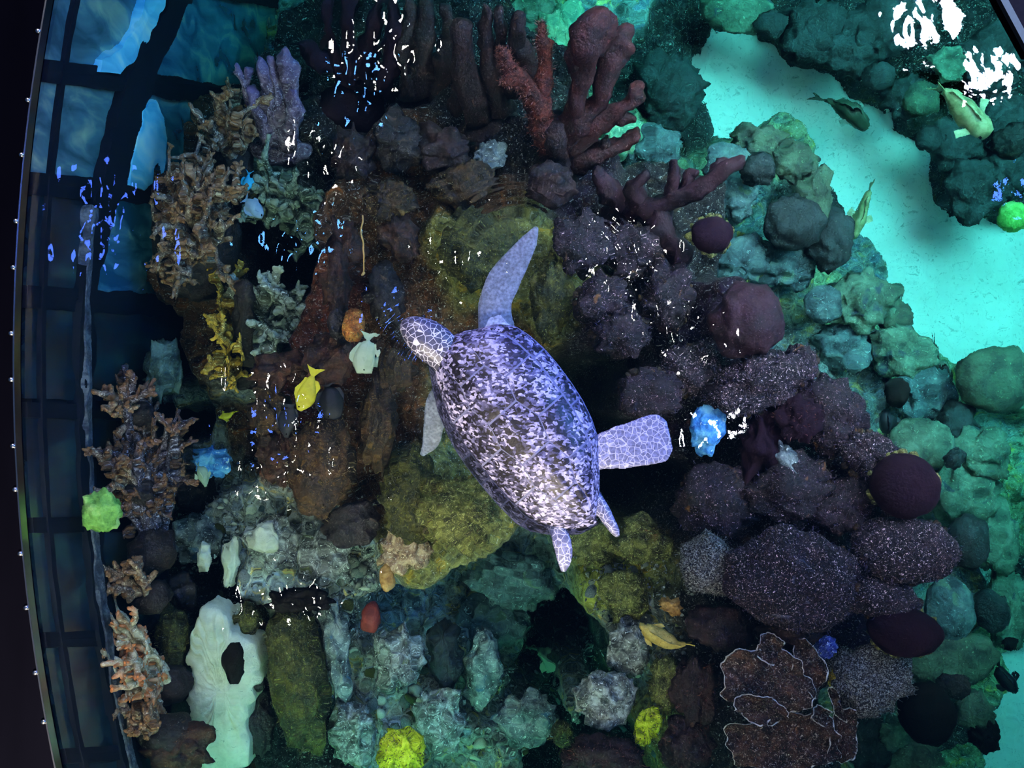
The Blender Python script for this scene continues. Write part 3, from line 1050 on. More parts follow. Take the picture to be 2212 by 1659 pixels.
def twigs(start, d, length, rad, level, rng, out, spread=0.6, kids=3, short=0.55):
    """Recursive branching; out gets (path, radii, level)."""
    n = 5
    P = [Vector(start)]
    dd = Vector(d).normalized()
    for i in range(n):
        dd = (dd + Vector(rng.normal(0, 0.13, 3)) + Vector((0, 0, 0.03))).normalized()
        P.append(P[-1] + dd * (length / n))
    out.append((P, [rad * (1 - 0.38 * i / n) for i in range(n + 1)], level))
    if level > 0:
        for k in range(kids):
            i = rng.randint(2, n + 1)
            nd = (dd + Vector(rng.normal(0, spread, 3))).normalized()
            twigs(P[i], nd, length * rng.uniform(0.7, 1.2) * short, rad * 0.74, level - 1, rng, out, spread, kids, short)


def bush(name, label, cat, base, tips, mat, rad=6, level=2, kids=3, spread=0.55, hold=(30, 30), sides=6, group=None, short=0.5, extra=0):
    """Branching coral: base (px, py, z), tips [(px, py, z)], every main branch a child with its own twigs."""
    b0, _ = clear_of_wall(*base, gap=0.16)
    root = empty(name, b0)
    tag(root, label, cat, group)
    rng = np.random.RandomState(seed())
    tips = [tuple(t) for t in tips]
    for q in range(extra):                                # more limbs between the drawn ones
        a, b = tips[rng.randint(len(tips))], tips[rng.randint(len(tips))]
        f = rng.uniform(0.2, 0.8)
        tips.append((a[0] * f + b[0] * (1 - f) + rng.normal(0, 10), a[1] * f + b[1] * (1 - f) + rng.normal(0, 10), max(a[2], b[2]) + rng.uniform(-0.08, 0.08)))
    for t in tips:
        e, _ = clear_of_wall(*t[:3])
        d = e - b0
        r = (t[3] if len(t) > 3 else rad) * mpp(t[2])
        out = []
        st = b0 + Vector(rng.normal(0, 0.02, 3))
        twigs(st + d * 0.10, d, d.length * 0.72, r, level, rng, out, spread, kids, short)
        parts, A = [], []
        for P, Rr, lv in out:
            V, Fc, a = tube(P, Rr, sides)
            V = V + 0.25 * r * fbm(V * 60, 2, 9)[:, None] * rng.normal(0, 0.6, 3)
            parts.append((V - np.array(b0), Fc))
            A.append((level - lv + a) / (level + 1))
        V, Fc = join(parts)
        V = keep_inside(V, np.array(b0))
        mesh_obj('branch', V, Fc, M[mat], root, attr=np.concatenate(A))
    k = mpp(base[2])
    V, Fc = lump(hold[0] * k, hold[1] * k, 0.5 * (hold[0] + hold[1]) * k, 0.2, seed(), 3)
    mesh_obj('holdfast', V, Fc, M['dark'], root, attr=np.zeros(len(V)))
    return root


def plate(name, label, px, py, rx, ry, rot, z, mat='plate', rimmat='rim', waves=5, tilt=0.0, group=None, nturf=500, turf='bladepale'):
    """Plate coral: a thick wavy leaf of coral with a pale growing rim and short turf."""
    rng = np.random.RandomState(seed())
    k = mpp(z)
    n, m = 72, 14
    ph = rng.uniform(0, 6.28, 6)
    T = np.linspace(0, 2 * math.pi, n, endpoint=False)
    out = 1 + 0.07 * np.sin(waves * T + ph[0]) + 0.04 * np.sin((waves + 4) * T + ph[1]) + 0.05 * np.sin(2 * T + ph[2]) + 0.025 * np.sin(19 * T + ph[3])

    def top(t, s, w):
        x, y = rx * k * w * s * np.cos(t), ry * k * w * s * np.sin(t)
        zz = 0.035 * s ** 3 * (1 + 0.9 * np.sin(waves * t + ph[4])) - 0.02 * s + 0.006 * np.sin(9 * t + 14 * s + ph[5]) * s
        return x, y, zz
    V, Fc = [(0, 0, 0)], []
    for j in range(1, m + 1):
        x, y, zz = top(T, j / m, out)
        V += list(zip(x, y, zz))
    nb = len(V)
    for j in range(m, 0, -1):
        x, y, zz = top(T, j / m * 0.97, out)
        V += list(zip(x, y, zz - 0.014 - 0.05 * (1 - j / m)))
    V.append((0, 0, -0.12))
    I = lambda j, i: 1 + (j - 1) * n + i % n
    J = lambda j, i: nb + (m - j) * n + i % n
    for i in range(n):
        Fc.append((0, I(1, i), I(1, i + 1)))
        for j in range(1, m):
            Fc.append((I(j, i), I(j + 1, i), I(j + 1, i + 1), I(j, i + 1)))
            Fc.append((J(j, i), J(j, i + 1), J(j + 1, i + 1), J(j + 1, i)))
        Fc.append((I(m, i), J(m, i), J(m, i + 1), I(m, i + 1)))
        Fc.append((J(1, i + 1), J(1, i), len(V) - 1))
    V = np.array(V, float)
    V[:, 2] += 0.006 * fbm(V * 40, 3, 5)
    a = -math.radians(rot)
    Rm = (Matrix.Rotation(a, 3, 'Z') @ Matrix.Rotation(tilt, 3, 'X'))
    Rn = np.array(Rm)
    V = V @ Rn.T
    o = mesh_obj(name, V, Fc, M[mat])
    o.location = at(px, py, z)
    tag(o, label, 'coral', group)
    x, y, zz = top(T, 1.0, out)
    P = np.stack([x, y, zz - 0.006], 1) @ Rn.T
    r = 0.0032
    ringV, ringF = [], []
    for i in range(n):
        c = P[i] / (np.linalg.norm(P[i]) + 1e-9)
        for q in range(5):
            t = 2 * math.pi * q / 5
            rr = r * (1 + 0.4 * rng.uniform(-1, 1))
            ringV.append(P[i] + c * rr * math.cos(t) + np.array((0, 0, 1)) * rr * 1.4 * math.sin(t))
    for i in range(n):
        for q in range(5):
            a0, b0 = i * 5 + q, i * 5 + (q + 1) % 5
            a1, b1 = ((i + 1) % n) * 5 + q, ((i + 1) % n) * 5 + (q + 1) % 5
            ringF.append((a0, a1, b1, b0))
    tag(mesh_obj('growing_rim', ringV, ringF, M[rimmat], o), 'pale rim')
    if turf:
        tv = V[1 + n * 2:1 + n * m]
        Nn = np.tile((0, 0, 1.0), (len(tv), 1))
        blades('turf_algae', tv, Nn, nturf, 0.009, M[turf], o, seed())
    return o


# ------------------------------------------------------------------ the sea turtle
def shell_mat():
    m, t, N = node_mat('mottled_shell')
    L = t.links.new
    tc = N('ShaderNodeTexCoord')
    nz = N('ShaderNodeTexNoise')
    nz.inputs['Scale'].default_value = 30
    nz.inputs['Detail'].default_value = 2
    L(tc.outputs['Object'], nz.inputs['Vector'])
    ad = N('ShaderNodeVectorMath')
    ad.operation = 'MULTIPLY_ADD'
    L(nz.outputs['Color'], ad.inputs[0])
    ad.inputs[1].default_value = (0.03, 0.03, 0.03)
    mp = N('ShaderNodeMapping')
    mp.inputs['Rotation'].default_value = (0, 0, math.radians(48))
    mp.inputs['Scale'].default_value = (0.7, 1.15, 1)
    L(tc.outputs['Object'], mp.inputs[0])
    L(mp.outputs[0], ad.inputs[2])
    v = N('ShaderNodeTexVoronoi')
    v.inputs['Scale'].default_value = 98
    L(ad.outputs[0], v.inputs['Vector'])
    sp = N('ShaderNodeSeparateColor')
    L(v.outputs['Color'], sp.inputs[0])
    big = N('ShaderNodeTexNoise')
    big.inputs['Scale'].default_value = 8
    big.inputs['Detail'].default_value = 4
    L(tc.outputs['Object'], big.inputs['Vector'])
    mm = N('ShaderNodeMath')
    mm.operation = 'MULTIPLY_ADD'
    L(big.outputs['Fac'], mm.inputs[0])
    mm.inputs[1].default_value = 1.7
    mm.inputs[2].default_value = -0.85
    sm_ = N('ShaderNodeMath')
    sm_.operation = 'ADD'
    L(mm.outputs[0], sm_.inputs[0])
    L(sp.outputs[0], sm_.inputs[1])
    r = N('ShaderNodeValToRGB')
    E_ = r.color_ramp.elements
    E_[0].position = 0.22
    E_[0].color = rgb(9, 9, 17)
    E_[1].position = 0.92
    E_[1].color = rgb(126, 124, 152)
    e = E_.new(0.40)
    e.color = rgb(32, 32, 52)
    e = E_.new(0.66)
    e.color = rgb(66, 66, 96)
    L(sm_.outputs[0], r.inputs[0])
    f = N('ShaderNodeTexNoise')
    f.inputs['Scale'].default_value = 120
    f.inputs['Detail'].default_value = 3
    L(tc.outputs['Object'], f.inputs['Vector'])
    mx = N('ShaderNodeMix')
    mx.data_type = 'RGBA'
    mx.blend_type = 'OVERLAY'
    mx.inputs['Factor'].default_value = 0.7
    L(r.outputs[0], mx.inputs['A'])
    L(f.outputs['Fac'], mx.inputs['B'])
    p = N('ShaderNodeBsdfPrincipled')
    L(mx.outputs['Result'], p.inputs['Base Color'])
    p.inputs['Roughness'].default_value = 0.5
    p.inputs['Specular IOR Level'].default_value = 0.25
    b = N('ShaderNodeBump')
    b.inputs['Strength'].default_value = 0.25
    b.inputs['Distance'].default_value = 0.004
    L(f.outputs['Fac'], b.inputs['Height'])
    L(b.outputs[0], p.inputs['Normal'])
    o = N('ShaderNodeOutputMaterial')
    L(p.outputs[0], o.inputs[0])
    return m


def skin_mat():
    m, t, N = node_mat('scaly_turtle_skin')
    L = t.links.new
    tc = N('ShaderNodeTexCoord')
    v = N('ShaderNodeTexVoronoi')
    v.feature = 'DISTANCE_TO_EDGE'
    v.inputs['Scale'].default_value = 44
    L(tc.outputs['Object'], v.inputs['Vector'])
    v2 = N('ShaderNodeTexVoronoi')
    v2.inputs['Scale'].default_value = 44
    L(tc.outputs['Object'], v2.inputs['Vector'])
    sp = N('ShaderNodeSeparateColor')
    L(v2.outputs['Color'], sp.inputs[0])
    a = N('ShaderNodeAttribute')
    a.attribute_name = 'tip'
    r0 = N('ShaderNodeValToRGB')
    r0.color_ramp.elements[0].color = rgb(26, 27, 38)
    r0.color_ramp.elements[1].color = rgb(128, 138, 150)
    r0.color_ramp.elements.new(0.66).color = rgb(86, 90, 120)
    L(a.outputs['Fac'], r0.inputs[0])
    vr = N('ShaderNodeMapRange')
    vr.inputs['To Min'].default_value = 0.78
    vr.inputs['To Max'].default_value = 1.2
    L(sp.outputs[0], vr.inputs['Value'])
    nn = N('ShaderNodeTexNoise')
    nn.inputs['Scale'].default_value = 90
    L(tc.outputs['Object'], nn.inputs['Vector'])
    ml = N('ShaderNodeMix')
    ml.data_type = 'RGBA'
    ml.blend_type = 'MULTIPLY'
    ml.inputs['Factor'].default_value = 1
    nr = N('ShaderNodeMapRange')
    nr.inputs['From Min'].default_value = 0.32
    nr.inputs['From Max'].default_value = 0.68
    nr.inputs['To Min'].default_value = 0.55
    nr.inputs['To Max'].default_value = 1.35
    L(nn.outputs['Fac'], nr.inputs['Value'])
    m9 = N('ShaderNodeMix')
    m9.data_type = 'RGBA'
    m9.blend_type = 'MULTIPLY'
    m9.inputs['Factor'].default_value = 1
    L(r0.outputs[0], m9.inputs['A'])
    L(nr.outputs[0], m9.inputs['B'])
    L(m9.outputs['Result'], ml.inputs['A'])
    L(vr.outputs[0], ml.inputs['B'])
    r = N('ShaderNodeMapRange')
    r.inputs['From Min'].default_value = 0.02
    r.inputs['From Max'].default_value = 0.06
    r.inputs['To Min'].default_value = 1
    r.inputs['To Max'].default_value = 0
    L(v.outputs['Distance'], r.inputs['Value'])
    mx = N('ShaderNodeMix')
    mx.data_type = 'RGBA'
    fd = N('ShaderNodeMapRange')
    fd.inputs['From Min'].default_value = 0.66
    fd.inputs['From Max'].default_value = 0.9
    fd.inputs['To Min'].default_value = 1.0
    fd.inputs['To Max'].default_value = 0.12
    L(a.outputs['Fac'], fd.inputs['Value'])
    fm = N('ShaderNodeMath')
    fm.operation = 'MULTIPLY'
    L(r.outputs[0], fm.inputs[0])
    L(fd.outputs[0], fm.inputs[1])
    L(fm.outputs[0], mx.inputs['Factor'])
    L(ml.outputs['Result'], mx.inputs['A'])
    mx.inputs['B'].default_value = rgb(140, 140, 160)
    p = N('ShaderNodeBsdfPrincipled')
    L(mx.outputs['Result'], p.inputs['Base Color'])
    p.inputs['Roughness'].default_value = 0.45
    p.inputs['Specular IOR Level'].default_value = 0.3
    o = N('ShaderNodeOutputMaterial')
    L(p.outputs[0], o.inputs[0])
    return m


M['shell'] = shell_mat()
M['skin'] = skin_mat()
M['seamshell'] = plain('pale_shell_seam', rgb(84, 88, 118), 0.6, spec=0.2)

TA, TE, TR = np.array((950.0, 745.0)), np.array((0.662, 0.751)), np.array((0.751, -0.662))
RIGHT = [(968, 728), (1000, 715), (1029, 711), (1073, 699), (1112, 704), (1142, 723), (1176, 753), (1205, 787), (1234, 826), (1259, 865), (1278, 904), (1291, 943), (1294, 987), (1295, 1036), (1294, 1094), (1287, 1120)]
LEFT = [(930, 765), (926, 792), (934, 840), (946, 889), (966, 938), (986, 977), (1010, 1011), (1039, 1048), (1066, 1080), (1088, 1104), (1112, 1128), (1142, 1146), (1181, 1154), (1220, 1156), (1254, 1153), (1275, 1142)]


def al(p):
    d = np.array(p, float) - TA
    return float(d @ TE), float(d @ TR)


A0, A1 = -4.0, 516.0
tr_ = sorted([(A0, 3.0)] + [al(p) for p in RIGHT] + [(A1, 3.0)])
tl_ = sorted([(A0, 0.0)] + [(al(p)[0], -al(p)[1]) for p in LEFT] + [(A1, 0.0)])


def dome(u, v, lift=0.0, shrink=1.0):
    """Point of the carapace: u 0..1 from head to tail, v -1..1 from its left rim to its right rim."""
    a = A0 + (A1 - A0) * (1 - math.cos(math.pi * min(max(u, 0), 1))) / 2
    wr = np.interp(a, *zip(*tr_))
    wl = np.interp(a, *zip(*tl_))
    lat = (wr if v > 0 else wl) * v * shrink
    s = (a - A0) / (A1 - A0)
    prof = max(0.0, 1 - abs(2 * s - 1) ** 3.2) ** 0.6
    h = 0.165 * max(0.0, 1 - abs(v) ** 2.3) ** 0.8 * prof + 0.008 * math.exp(-(v / 0.05) ** 2) * prof
    z = -0.035 + lat * 0.00182 * 0.24 + h + lift
    q = TA + TE * (A0 + (a - A0)) + TR * lat
    return at(q[0], q[1], z)


TC0 = at(1120, 930, 0.0)
OFF = np.array(TC0)


def dome_grid(nu, nv, lift, shrink=1.0):
    V = [dome(i / nu, -1 + 2 * j / nv, lift, shrink) for i in range(nu + 1) for j in range(nv + 1)]
    Fc = [(i * (nv + 1) + j, (i + 1) * (nv + 1) + j, (i + 1) * (nv + 1) + j + 1, i * (nv + 1) + j + 1) for i in range(nu) for j in range(nv)]
    return np.array([p[:] for p in V]) - OFF, Fc


def paddle(rows, n=5, sec=10):
    """Flat limb through rows (px, py, half width px, z, half thickness m)."""
    pts = spline(rows, n)
    V, Fc = [], []
    C = [at(p[0], p[1], p[3]) for p in pts]
    for i, p in enumerate(pts):
        d = C[min(i + 1, len(C) - 1)] - C[max(i - 1, 0)]
        d.z = 0
        s = Vector((-d.y, d.x, 0)).normalized() * max(p[2], 1.5) * mpp(p[3])
        for k in range(sec):
            t = 2 * math.pi * k / sec
            V.append(C[i] + s * math.cos(t) + Vector((0, 0, p[4] * math.sin(t))))
    for i in range(len(pts) - 1):
        for k in range(sec):
            k2 = (k + 1) % sec
            Fc.append((i * sec + k, i * sec + k2, (i + 1) * sec + k2, (i + 1) * sec + k))
    Fc.append(tuple(reversed(range(sec))))
    Fc.append(tuple((len(pts) - 1) * sec + k for k in range(sec)))
    return np.array([v[:] for v in V]) - OFF, Fc


HEAD = [(985, 790, 44, -0.015, 0.05), (962, 765, 42, 0.0, 0.046), (940, 745, 44, 0.012, 0.046), (915, 727, 42, 0.02, 0.048), (890, 710, 31, 0.016, 0.042), (874, 701, 19, 0.006, 0.028), (867, 697, 8, -0.002, 0.012)]
FR = [(1085, 760, 46, 0.0, 0.03), (1072, 705, 40, -0.014, 0.02), (1070, 655, 37, -0.02, 0.016), (1088, 607, 37, -0.024, 0.013), (1114, 565, 30, -0.024, 0.011), (1142, 523, 20, -0.02, 0.010), (1160, 490, 5, -0.012, 0.009)]
FL = [(985, 840, 40, -0.08, 0.03), (952, 872, 34, -0.12, 0.02), (938, 915, 24, -0.17, 0.014), (930, 955, 19, -0.21, 0.011), (910, 984, 5, -0.24, 0.009)]
HR = [(1240, 990, 36, -0.01, 0.03), (1285, 980, 37, 0.004, 0.018), (1320, 971, 45, 0.012, 0.013), (1360, 962, 51, 0.016, 0.011), (1400, 952, 56, 0.016, 0.010), (1430, 944, 52, 0.014, 0.009), (1447, 940, 36, 0.012, 0.008)]
HL = [(1190, 1100, 22, -0.03, 0.025), (1205, 1145, 20, -0.01, 0.015), (1213, 1168, 21, 0.004, 0.012), (1218, 1192, 20, 0.006, 0.010), (1219, 1215, 15, 0.004, 0.009), (1217, 1235, 6, 0.0, 0.008)]
TL = [(1270, 1060, 22, -0.02, 0.03), (1300, 1100, 17, 0.0, 0.02), (1315, 1125, 14, 0.006, 0.016), (1328, 1146, 11, 0.006, 0.012), (1335, 1159, 5, 0.004, 0.008)]
bits = [paddle(HEAD, 5, 14), paddle(FR), paddle(FL), paddle(HR), paddle(HL), paddle(TL)]
nu, nv = 40, 28
top, tf = dome_grid(nu, nv, -0.016, 0.955)
botv = top.copy()
for i in range(nu + 1):
    for j in range(nv + 1):
        s, v = i / nu, -1 + 2 * j / nv
        k = i * (nv + 1) + j
        botv[k, 2] = top[i * (nv + 1), 2] * (1 - j / nv) + top[i * (nv + 1) + nv, 2] * (j / nv) - 0.02 - 0.10 * (1 - abs(v) ** 3) * (1 - abs(2 * s - 1) ** 4)
rim = [i * (nv + 1) for i in range(nu + 1)] + [nu * (nv + 1) + j for j in range(1, nv + 1)] + [i * (nv + 1) + nv for i in range(nu - 1, -1, -1)] + [j for j in range(nv - 1, 0, -1)]
nt = len(top)
tor = (np.vstack([top, botv]), tf + [tuple(i + nt for i in reversed(f)) for f in tf] + [(rim[i], rim[(i + 1) % len(rim)], rim[(i + 1) % len(rim)] + nt, rim[i] + nt) for i in range(len(rim))])
V, Fc = join([tor] + bits)
tmp = mesh_obj('sea_turtle_draft', V, Fc, None)
md = tmp.modifiers.new('r', 'REMESH')
md.mode = 'VOXEL'
md.voxel_size = 0.0048
sm1 = tmp.modifiers.new('s', 'SMOOTH')
sm1.iterations = 3
sm1.factor = 0.5
dg = bpy.context.evaluated_depsgraph_get()
tme = bpy.data.meshes.new_from_object(tmp.evaluated_get(dg))
bpy.data.objects.remove(tmp)
tme.name = 'sea_turtle'
tme.polygons.foreach_set('use_smooth', [True] * len(tme.polygons))
tme.materials.clear()
tme.materials.append(M['skin'])
co = np.zeros(len(tme.vertices) * 3)
tme.vertices.foreach_get('co', co)
co = co.reshape(-1, 3)


def near(rows, tone):
    c = np.array([np.array(at(p[0], p[1], p[3])) - OFF for p in rows])
    return np.min(np.linalg.norm(co[:, None, :2] - c[None, :, :2], axis=2), axis=1), tone


ds = [near(HEAD, 0.10), near(FR, 0.95), near(FL, 1.0), near(HR, 0.62), near(HL, 0.45), near(TL, 0.4)]  # hind flipper paler for light, front ones for water wash, put in colour
bestd = np.full(len(co), 9.0)
tone = np.full(len(co), 0.5)
for d, tn in ds:
    b = d < bestd
    bestd[b] = d[b]
    tone[b] = tn
ta = tme.attributes.new('tip', 'FLOAT', 'POINT')
ta.data.foreach_set('value', tone)
turtle = bpy.data.objects.new('sea_turtle', tme)
COL.objects.link(turtle)
turtle.location = TC0
tag(turtle, 'big sea turtle with mottled grey shell swimming at the water surface', 'turtle')
V, Fc = dome_grid(60, 44, 0.0)
car = mesh_obj('carapace', V, Fc, M['seamshell'], turtle)
tag(car, 'mottled grey and lavender shell')


def scute(name, u0, u1, vlo, vhi, n=9, m=9, lift=0.0035):
    """Horny plate between two curves of the carapace; its edge sinks into the seam."""
    V, Fc = [], []
    for i in range(n):
        s = i / (n - 1)
        for j in range(m):
            q = j / (m - 1)
            u = u0(q) + (u1(q) - u0(q)) * s
            lo, hi = vlo(s), vhi(s)
            v = lo + (hi - lo) * q
            edge = i in (0, n - 1) or j in (0, m - 1)
            V.append(np.array(dome(u, max(-1, min(1, v)), 0.0006 if edge else lift)) - OFF)
    for i in range(n - 1):
        for j in range(m - 1):
            Fc.append((i * m + j, (i + 1) * m + j, (i + 1) * m + j + 1, i * m + j + 1))
    mesh_obj(name, V, Fc, M['shell'], car)


gp = 0.0028
VB = [0.13, 0.29, 0.43, 0.57, 0.71, 0.86]
K = lambda c: (lambda t: c)
for i in range(5):
    bul = lambda t, sg: sg * (0.27 + 0.10 * (1 - abs(2 * t - 1)))
    scute('vertebral_scute', K(VB[i] + gp), K(VB[i + 1] - gp), lambda t: bul(t, -1) + 0.006, lambda t: bul(t, 1) - 0.006, 11, 11)
CB = [0.13, 0.36, 0.50, 0.64, 0.86]
for sg in (-1, 1):
    for i in range(4):
        def inner(t, i=i):
            u = CB[i] + (CB[i + 1] - CB[i]) * t
            k = min(4, max(0, int(np.searchsorted(VB, u)) - 1))
            w = (u - VB[k]) / (VB[k + 1] - VB[k])
            return 0.27 + 0.10 * (1 - abs(2 * min(1, max(0, w)) - 1)) + 0.006
        lo, hi = (inner, K(0.80)) if sg > 0 else (K(-0.803), lambda t, f=inner: -f(t))
        scute('costal_scute', K(CB[i] + gp), K(CB[i + 1] - gp), lo, hi, 13, 11)
    MB = [0.13 + 0.73 * k / 9 for k in range(10)]
    for i in range(9):
        lo, hi = (K(0.824), K(0.99)) if sg > 0 else (K(-0.99), K(-0.818))
        scute('marginal_scute', K(MB[i] + 0.0025), K(MB[i + 1] - 0.0025), lo, hi, 7, 5)
for (a, b) in ((-0.98, -0.41), (-0.40, 0.40), (0.41, 0.98)):
    scute('nuchal_scute' if a == -0.40 else 'marginal_scute', K(0.03), K(0.1275), K(a), K(b), 6, 9)
for (a, b) in ((-0.98, -0.33), (-0.32, -0.005), (0.005, 0.32), (0.33, 0.98)):
    scute('supracaudal_scute' if abs(a) < 0.325 else 'marginal_scute', K(0.8625), K(0.975), K(a), K(b), 6, 9)
ev, ef = ico(2)
for px, py in ((893, 750), (915, 684)):
    mesh_obj('eye', ev * 0.009 + np.array(at(px, py, 0.012)) - OFF, ef, M['eye'], turtle)


# ------------------------------------------------------------------ fish
def fish(name, label, spine, widths, z, mat, hratio=2.0, flat=False, tail=0.20, fork=0.5, fins=True, zs=None, group=None):
    """spine [(px, py)] nose to tail root, widths half width in pixels, hratio = height / width; flat: lying on its side."""
    n = 5
    rows = spline([(s[0], s[1], w) for s, w in zip(spine, widths)], n)
    C = [at(r[0], r[1], z) for r in rows]
    k = mpp(z)
    o0 = C[len(C) // 2].copy()
    sec = 12
    V, Fc, SD, HH = [], [], [], []
    for i, r in enumerate(rows):
        d = C[min(i + 1, len(C) - 1)] - C[max(i - 1, 0)]
        s = Vector((-d.y, d.x, 0)).normalized()
        w = max(r[2], 0.8) * k
        h = w * hratio
        SD.append(s)
        HH.append((w, h))
        for q in range(sec):
            t = 2 * math.pi * q / sec
            V.append(C[i] - o0 + s * w * math.cos(t) + Vector((0, 0, h * math.sin(t))))
    for i in range(len(rows) - 1):
        for q in range(sec):
            q2 = (q + 1) % sec
            Fc.append((i * sec + q, i * sec + q2, (i + 1) * sec + q2, (i + 1) * sec + q))
    Fc.append(tuple(reversed(range(sec))))
    Fc.append(tuple((len(rows) - 1) * sec + q for q in range(sec)))
    o = mesh_obj(name, V, Fc, M[mat])
    o.location = o0
    tag(o, label, 'fish', group)
    Ln = sum((C[i + 1] - C[i]).length for i in range(len(C) - 1))
    back = (C[-1] - C[-2]).normalized()
    up = SD[-1] if flat else Vector((0, 0, 1))
    thin = Vector((0, 0, 0.003)) if flat else SD[-1] * 0.0025

    def sheet(nm, pts):
        P = [p - o0 for p in pts]
        m_ = len(P)
        VV = [p + thin for p in P] + [p - thin for p in P]
        FF = [tuple(range(m_)), tuple(reversed(range(m_, 2 * m_)))] + [(i, m_ + i, m_ + (i + 1) % m_, (i + 1) % m_) for i in range(m_)]
        mesh_obj(nm, VV, FF, M[mat], o, smooth=False)
    T = C[-1]
    tl = tail * Ln
    tw = max(HH[len(HH) // 2]) * 0.9
    sheet('tail_fin', [T - back * tl * 0.12 + up * tw * 0.14, T + back * tl * 0.5 + up * tw * 0.55, T + back * tl + up * tw, T + back * tl * (1 - fork), T + back * tl - up * tw, T + back * tl * 0.5 - up * tw * 0.55, T - back * tl * 0.12 - up * tw * 0.14])
    if fins:
        a, b, c = int(len(C) * 0.25), int(len(C) * 0.5), int(len(C) * 0.85)

        def edge(i, sg):
            w, h = HH[i]
            return C[i] + (SD[i] * w * sg * 0.92 if flat else Vector((0, 0, sg * h * 0.92)))

        def out(i, sg, f):
            w, h = HH[i]
            return C[i] + (SD[i] * w * sg * f if flat else Vector((0, 0, sg * h * f)))
        m1, m2 = (a + b) // 2, (b + c) // 2
        sheet('dorsal_fin', [edge(a, 1), out(m1, 1, 1.28), out(b, 1, 1.32), out(m2, 1, 1.34), out(c, 1, 1.7), edge(c, 1), edge(m2, 1), edge(b, 1)])
        sheet('anal_fin', [edge(b, -1), out(m2, -1, 1.34), out(c, -1, 1.6), edge(c, -1), edge(m2, -1)])
        i = int(len(C) * 0.30)
        w, h = HH[i]
        for sg in ((1, -1) if not flat else (1,)):
            if flat:
                p = C[i] + Vector((0, 0, h * 0.9))
                sheet('pectoral_fin', [p, p + (C[b] - C[i]) * 0.7 + SD[i] * w * 0.3, p + (C[b] - C[i]) * 0.75 - SD[i] * w * 0.25])
            else:
                p = C[i] + SD[i] * w * 0.9 * sg
                q = (C[min(i + 4, len(C) - 1)] - C[i])
                th = thin
                thin = Vector((0, 0, 0.002))
                sheet('pectoral_fin', [p, p + q * 0.6 + SD[i] * w * 0.9 * sg, p + q * 1.2 + SD[i] * w * 0.7 * sg, p + q * 0.7])
                thin = th
    i = max(1, int(len(C) * 0.12))
    w, h = HH[i]
    U, G = ico(1)
    if flat:
        mesh_obj('eye', U * 0.005 + np.array(C[i] - o0 + Vector((0, 0, h * 0.9))), G, M['eye'], o)
    else:
        for sg in (1, -1):
            mesh_obj('eye', U * max(w * 0.28, 0.004) + np.array(C[i] - o0 + SD[i] * w * 0.85 * sg + Vector((0, 0, h * 0.25))), G, M['eye'], o)
    return o


M['f_dark'] = mottle('dark_fish_skin', rgb(30, 36, 28), rgb(46, 52, 40), None, 12, rough=0.5, bump=0.1)
M['f_olive'] = mottle('olive_fish_skin', rgb(84, 84, 56), rgb(124, 122, 84), rgb(150, 148, 110), 14, rough=0.45, bump=0.1)
M['f_yellow'] = mottle('yellow_fish_skin', rgb(150, 140, 24), rgb(190, 180, 40), None, 10, rough=0.45, bump=0.1)
M['f_pale'] = mottle('pale_green_fish_skin', rgb(130, 150, 120), rgb(164, 180, 150), None, 12, rough=0.45, bump=0.1)
M['f_blue'] = mottle('blue_grey_fish_skin', rgb(84, 110, 130), rgb(120, 146, 160), None, 12, rough=0.45, bump=0.1)
M['f_teal'] = mottle('teal_fish_skin', rgb(20, 120, 150), rgb(40, 160, 190), None, 12, rough=0.45, bump=0.1)
M['f_black'] = mottle('black_fish_skin', rgb(10, 12, 16), rgb(22, 24, 30), None, 12, rough=0.4, bump=0.1)
M['f_tan'] = mottle('golden_tan_fish_skin', rgb(170, 140, 60), rgb(206, 176, 90), None, 16, rgb(110, 90, 40), 60, 0.66, rough=0.5)
fish('fish', 'dark slender fish arched over the bright sand, tail towards the big red coral', [(1873, 279), (1858, 262), (1840, 246), (1822, 232), (1802, 222), (1782, 216)], [5, 15, 18, 17, 9, 4], -2.5, 'f_dark', 1.6, fork=0.35, tail=0.26)
fish('fish', 'olive fish hanging nose down beside the sand edge with whip-like tail', [(1843, 516), (1852, 486), (1862, 458), (1871, 434), (1878, 415)], [6, 14, 12, 7, 3], -2.4, 'f_olive', 1.5, tail=0.3, fork=0.3)
fish('fish', 'thin dark fish with forked tail over the teal rocks at the sand end', [(2056, 868), (2043, 836), (2031, 806), (2023, 778), (2021, 758)], [4, 11, 10, 6, 3], -2.2, 'f_dark', 1.7, tail=0.32, fork=0.75)
fish('fish', 'tiny dark fish crossing onto the sand by the ringed coral rocks', [(1643, 281), (1650, 271), (1657, 263), (1663, 257)], [2, 4, 3, 1.5], -2.4, 'f_dark', 1.8, fins=False)
fish('fish', 'fat pale olive fish gliding over the dark rocks near the corner beam', [(2142, 290), (2122, 274), (2100, 256), (2078, 233), (2056, 207), (2040, 197)], [12, 25, 27, 23, 13, 6], -1.7, 'f_olive', 0.9, tail=0.22)
fish('fish', 'yellow-green tang lying on its side above the brown coral heads', [(648, 889), (655, 868), (664, 846), (671, 826), (676, 812)], [6, 20, 22, 13, 4], -0.45, 'f_yellow', 0.35, flat=True, fork=0.3, tail=0.26)
fish('fish', 'pale grey-green tang lying side-on below the turtle head', [(786, 806), (787, 788), (790, 768), (794, 748), (796, 735)], [16, 25, 25, 16, 5], -0.42, 'f_pale', 0.3, flat=True, fork=0.2, tail=0.26)
fish('fish', 'small teal fish between the tan bush coral and the lamp glints', [(530, 412), (532, 402), (534, 391), (536, 380)], [5, 12, 11, 4], -1.0, 'f_teal', 0.5, flat=True, tail=0.3)
